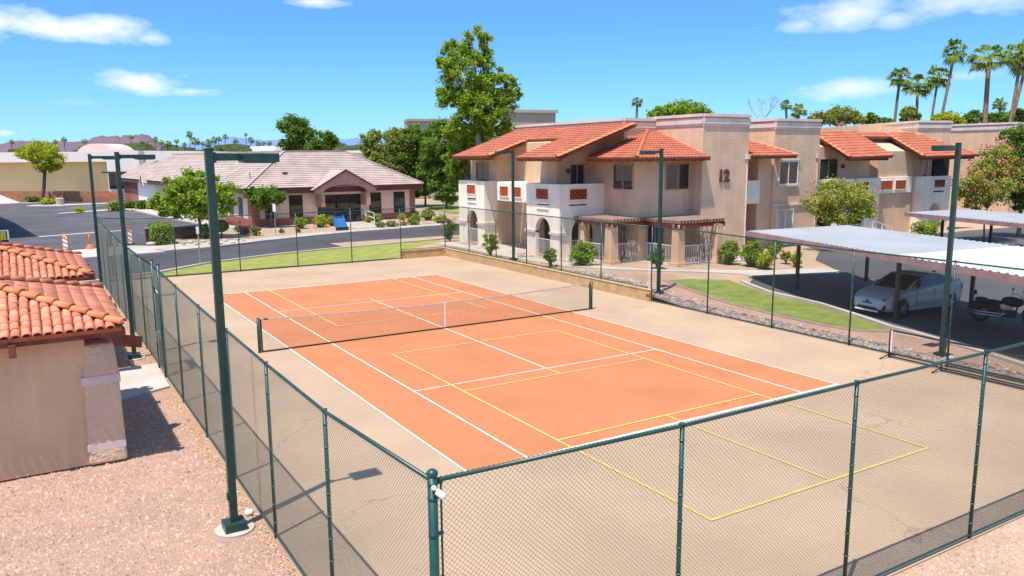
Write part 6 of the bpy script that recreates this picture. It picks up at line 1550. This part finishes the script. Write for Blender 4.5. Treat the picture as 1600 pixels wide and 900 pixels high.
# yellow warning sign on a white frame
D = 37.; t = thing('lot_sign', 'yellow notice board on a white frame at the left edge by the lot entrance', 'sign', tuple(onZ(2,384)))
q0 = onZ(-22, 386); q1 = onZ(14.5, 383); dd = (q1-q0)
b = B(); b.box((q1.x-.05,q1.y-.05,0), (q1.x+.05,q1.y+.05,1.02)); part('frame_post', b, m_white, t)
b = B(); b.box((q0.x-.05,q0.y-.05,0), (q0.x+.05,q0.y+.05,1.02)); part('frame_post', b, m_white, t)
b = B(); b.bar((q0.x,q0.y,1.05), (q1.x,q1.y,1.05), .06, .07); part('frame_top', b, m_white, t)
a = q0+dd*.62; c = q0+dd*.90; b = B(); b.bar((a.x,a.y-.07,.70), (c.x,c.y-.07,.70), .02, .56); part('notice', b, m_yellow, t)
a = q0+dd*.25; c = q0+dd*.60; b = B(); b.bar((a.x,a.y-.07,.70), (c.x,c.y-.07,.70), .02, .56); part('notice', b, m_white, t)
b = B(); b.bar((q0.x,q0.y-.05,.22), (q1.x,q1.y-.05,.22), .03, .34); part('lower_board', b, mat('dark_red_board', (.16,.03,.03), .7, .1, 3), t)
# litter bin by the island
p = onZ(94, 321); t = thing('litter_bin', 'squat beige concrete bin on the kerb right of the mesquite tree', 'bin', tuple(p)); b = B(); b.tube([(p.x,p.y,0),(p.x,p.y,.9)], [.45,.5], 12); b.tube([(p.x,p.y,.9),(p.x,p.y,1.0)], [.52,.4], 12); part('bin_body', b, m_conc, t)
# low brick planter walls by the road
def brickwall(u0, v0, u1, v1, h, label, m, cap=None):
    a = onZ(u0, v0); c = onZ(u1, v1); t = thing('planter_wall', label, 'wall', tuple(a)); d = (c-a); Lw = d.length; d.normalize(); n = Vector((-d.y, d.x, 0))
    b = B(); b.bar(a+n*.12+Vector((0,0,h/2)), c+n*.12+Vector((0,0,h/2)), .2, h); part('wall_core', b, m_officebr, t)
    bb = B(); bb.box((-.19,-.03,-.085), (.19,.03,.085)); bm_ = mesh_of(bb, 'brick', m)
    rows = int(h/.19); nb = int(Lw/.4)
    for r_ in range(rows):
        for k in range(nb):
            s = (k+.5)*.4+(.2 if r_ % 2 else 0)
            if s > Lw-.15: continue
            p = a+d*s; inst('brick', bm_, t, Matrix.Translation((p.x,p.y,.1+r_*.19)) @ Matrix.Rotation(atan2(d.y, d.x), 4, 'Z'))
    if cap: b = B(); b.bar(a+n*.1+Vector((0,0,h+.03)), c+n*.1+Vector((0,0,h+.03)), .32, .06); part('cap', b, cap, t)
    return t
m_brk = mat('red_slump_brick', (.30,.09,.07), .9, .2, 5, objvar=.3, bump=.4, bscale=30)
m_brkd = mat('dark_slump_brick', (.10,.05,.045), .9, .2, 5, objvar=.35, bump=.4, bscale=30)
brickwall(228, 378, 314, 372, .95, 'low dark brick sign wall behind the clipped hedge beside the lot', m_brkd, m_conc)
brickwall(378, 368, 392, 366, .75, 'short dark brick pier at the end of the sloping planter wall', m_brkd)
brickwall(337, 352, 407, 352, .55, 'low red brick planter wall in front of the long office wing', m_brk)
# boulders beside the brick wall
r = random.Random(9)
for i, (u, v, w_) in enumerate([(236,384,14),(288,383,8),(297,381,9),(309,384,10),(318,380,8),(330,383,9),(343,384,10),(352,379,9),(363,382,10),(372,377,8),(380,379,8)]):
    p = onZ(u, v); px = (p-CAM).dot(FW)/FOC; b = B(); b.rock((p.x,p.y,.14), (w_*px*.5, w_*px*.38, w_*px*.22), r)
    o = part('boulder', b, m_boulder, None, True)
    tag(o, ['long pale boulder at the foot of the clipped hedge','small pale boulder right of the clipped hedge','tan boulder below the left half of the dark brick wall','larger tan boulder in the roadside bed below the brick wall','pale boulder at the right end of the dark brick wall','pale boulder left of the near lamp post','boulder right behind the near lamp post at the roadside','pale boulder under the round topiary','flat boulder in the dappled shade right of the topiary','small boulder in the shade behind the fence post','rightmost boulder of the roadside row'][i], 'boulder', 'roadside boulders')
# grey riprap along the right fence and behind the block wall
b = B(); r = random.Random(15)
for k in range(2600):
    y = r.uniform(-17, 6.5); x = 9.75+abs(r.gauss(0, .38)) if y < .3 else r.uniform(9.75, 11.0)
    s = r.uniform(.03,.085); b.ellip((x, y, H(x,y)+.02), (s*r.uniform(.8,1.5), s, s*.6), 5, 4, .25, r)
tag(part('riprap', b, m_rockg), 'grey and brown stones lying in a strip along the foot of the right fence', 'stones', kind='stuff')
b = B()
def pebbles(poly_x, poly_y, n, smin, smax):
    for k in range(n):
        x = r.uniform(*poly_x); y = r.uniform(*poly_y); s = r.uniform(smin, smax)*(2. if r.random() < .03 else 1.)
        if -14 < x < -9.4 and -3.4 < y < .3: continue
        if (x+9.8)**2+(y+11.85)**2 < .18: continue
        a = r.uniform(0, pi); ca, sa = cos(a)*s, sin(a)*s; q = s*.55; z = -.03
        b.add([(x-ca,y-sa,z),(x+sa*.7,y-ca*.7,z),(x+ca,y+sa,z),(x-sa*.7,y+ca*.7,z),(x+r.uniform(-.3,.3)*s,y+r.uniform(-.3,.3)*s,z+q*1.5)], [(0,1,4),(1,2,4),(2,3,4),(3,0,4)])
pebbles((-14.5,-9.35), (-17,-6), 26000, .010, .032); pebbles((-12,-9.4), (-6,12), 9000, .012, .035); pebbles((9.7,13.2), (-16,1), 7000, .015,.035)
tag(part('loose_gravel', b, m_peb), 'loose pink and buff gravel chips covering the ground beside the court', 'gravel', kind='stuff')
b = B()
for k in range(9000):
    x = r.uniform(-5, 9); y = -18.46-abs(r.gauss(0, 1.2)); s = r.uniform(.012,.03)*(1.8 if r.random()<.04 else 1); a = r.uniform(0, pi); ca, sa = cos(a)*s, sin(a)*s
    b.add([(x-ca,y-sa,-.03),(x+sa*.7,y-ca*.7,-.03),(x+ca,y+sa,-.03),(x-sa*.7,y+ca*.7,-.03),(x,y,-.03+s*.8)], [(0,1,4),(1,2,4),(2,3,4),(3,0,4)])
tag(part('loose_gravel', b, m_peb), 'buff gravel chips outside the near fence at the bottom right corner', 'gravel', kind='stuff')
# dry leaves along the foot of the left fence
m_dry = mat('dry_leaf', (.55,.36,.10), .9, .2, 8, island=.4)
b = B()
for k in range(2200):
    y = r.uniform(-15, 17); x = XL-.05-abs(r.gauss(0, .16)); leaf_quad(b, Vector((x,y,.0)), (Vector((0,0,1))+rdir(r)*.5).normalized(), r.uniform(.02,.05), r)
tag(part('leaf_litter', b, m_dry), 'dry yellow leaves gathered along the foot of the left fence', 'leaves', kind='stuff')
# white stone near the nearest lamp
p = onZ(389, 803); b = B(); b.rock((p.x,p.y,.03), (.085,.06,.05), r); tag(part('stone', b, m_white, None, True), 'single white stone in the gravel between the nearest lamp post and the fence', 'stone')

# --- bare climbing vines on the pergolas
def vine(x, y, label, seed):
    r = random.Random(seed); t = thing('climbing_vine', label, 'vine', (x,y,G), 'bare vines on the pergolas'); b = B()
    for k in range(16):
        p = Vector((x+r.uniform(-.5,.5), y+r.uniform(-.25,.25), G)); pts = [p]
        for j in range(6):
            p = p+Vector((r.uniform(-.18,.18), r.uniform(-.12,.12), r.uniform(.22,.42))); pts.append(p)
        b.tube(pts, [.022,.02,.018,.015,.012,.01,.006], 5, False)
    part('stems', b, m_bark, t, kind='stuff')
vine(14.6, 7.95, 'tangle of bare vine stems on the railing under the pergola beside the arched porch', 1)
vine(17.7, 5.25, 'tangle of bare vine stems on the railing left of the number 12 wall', 2)
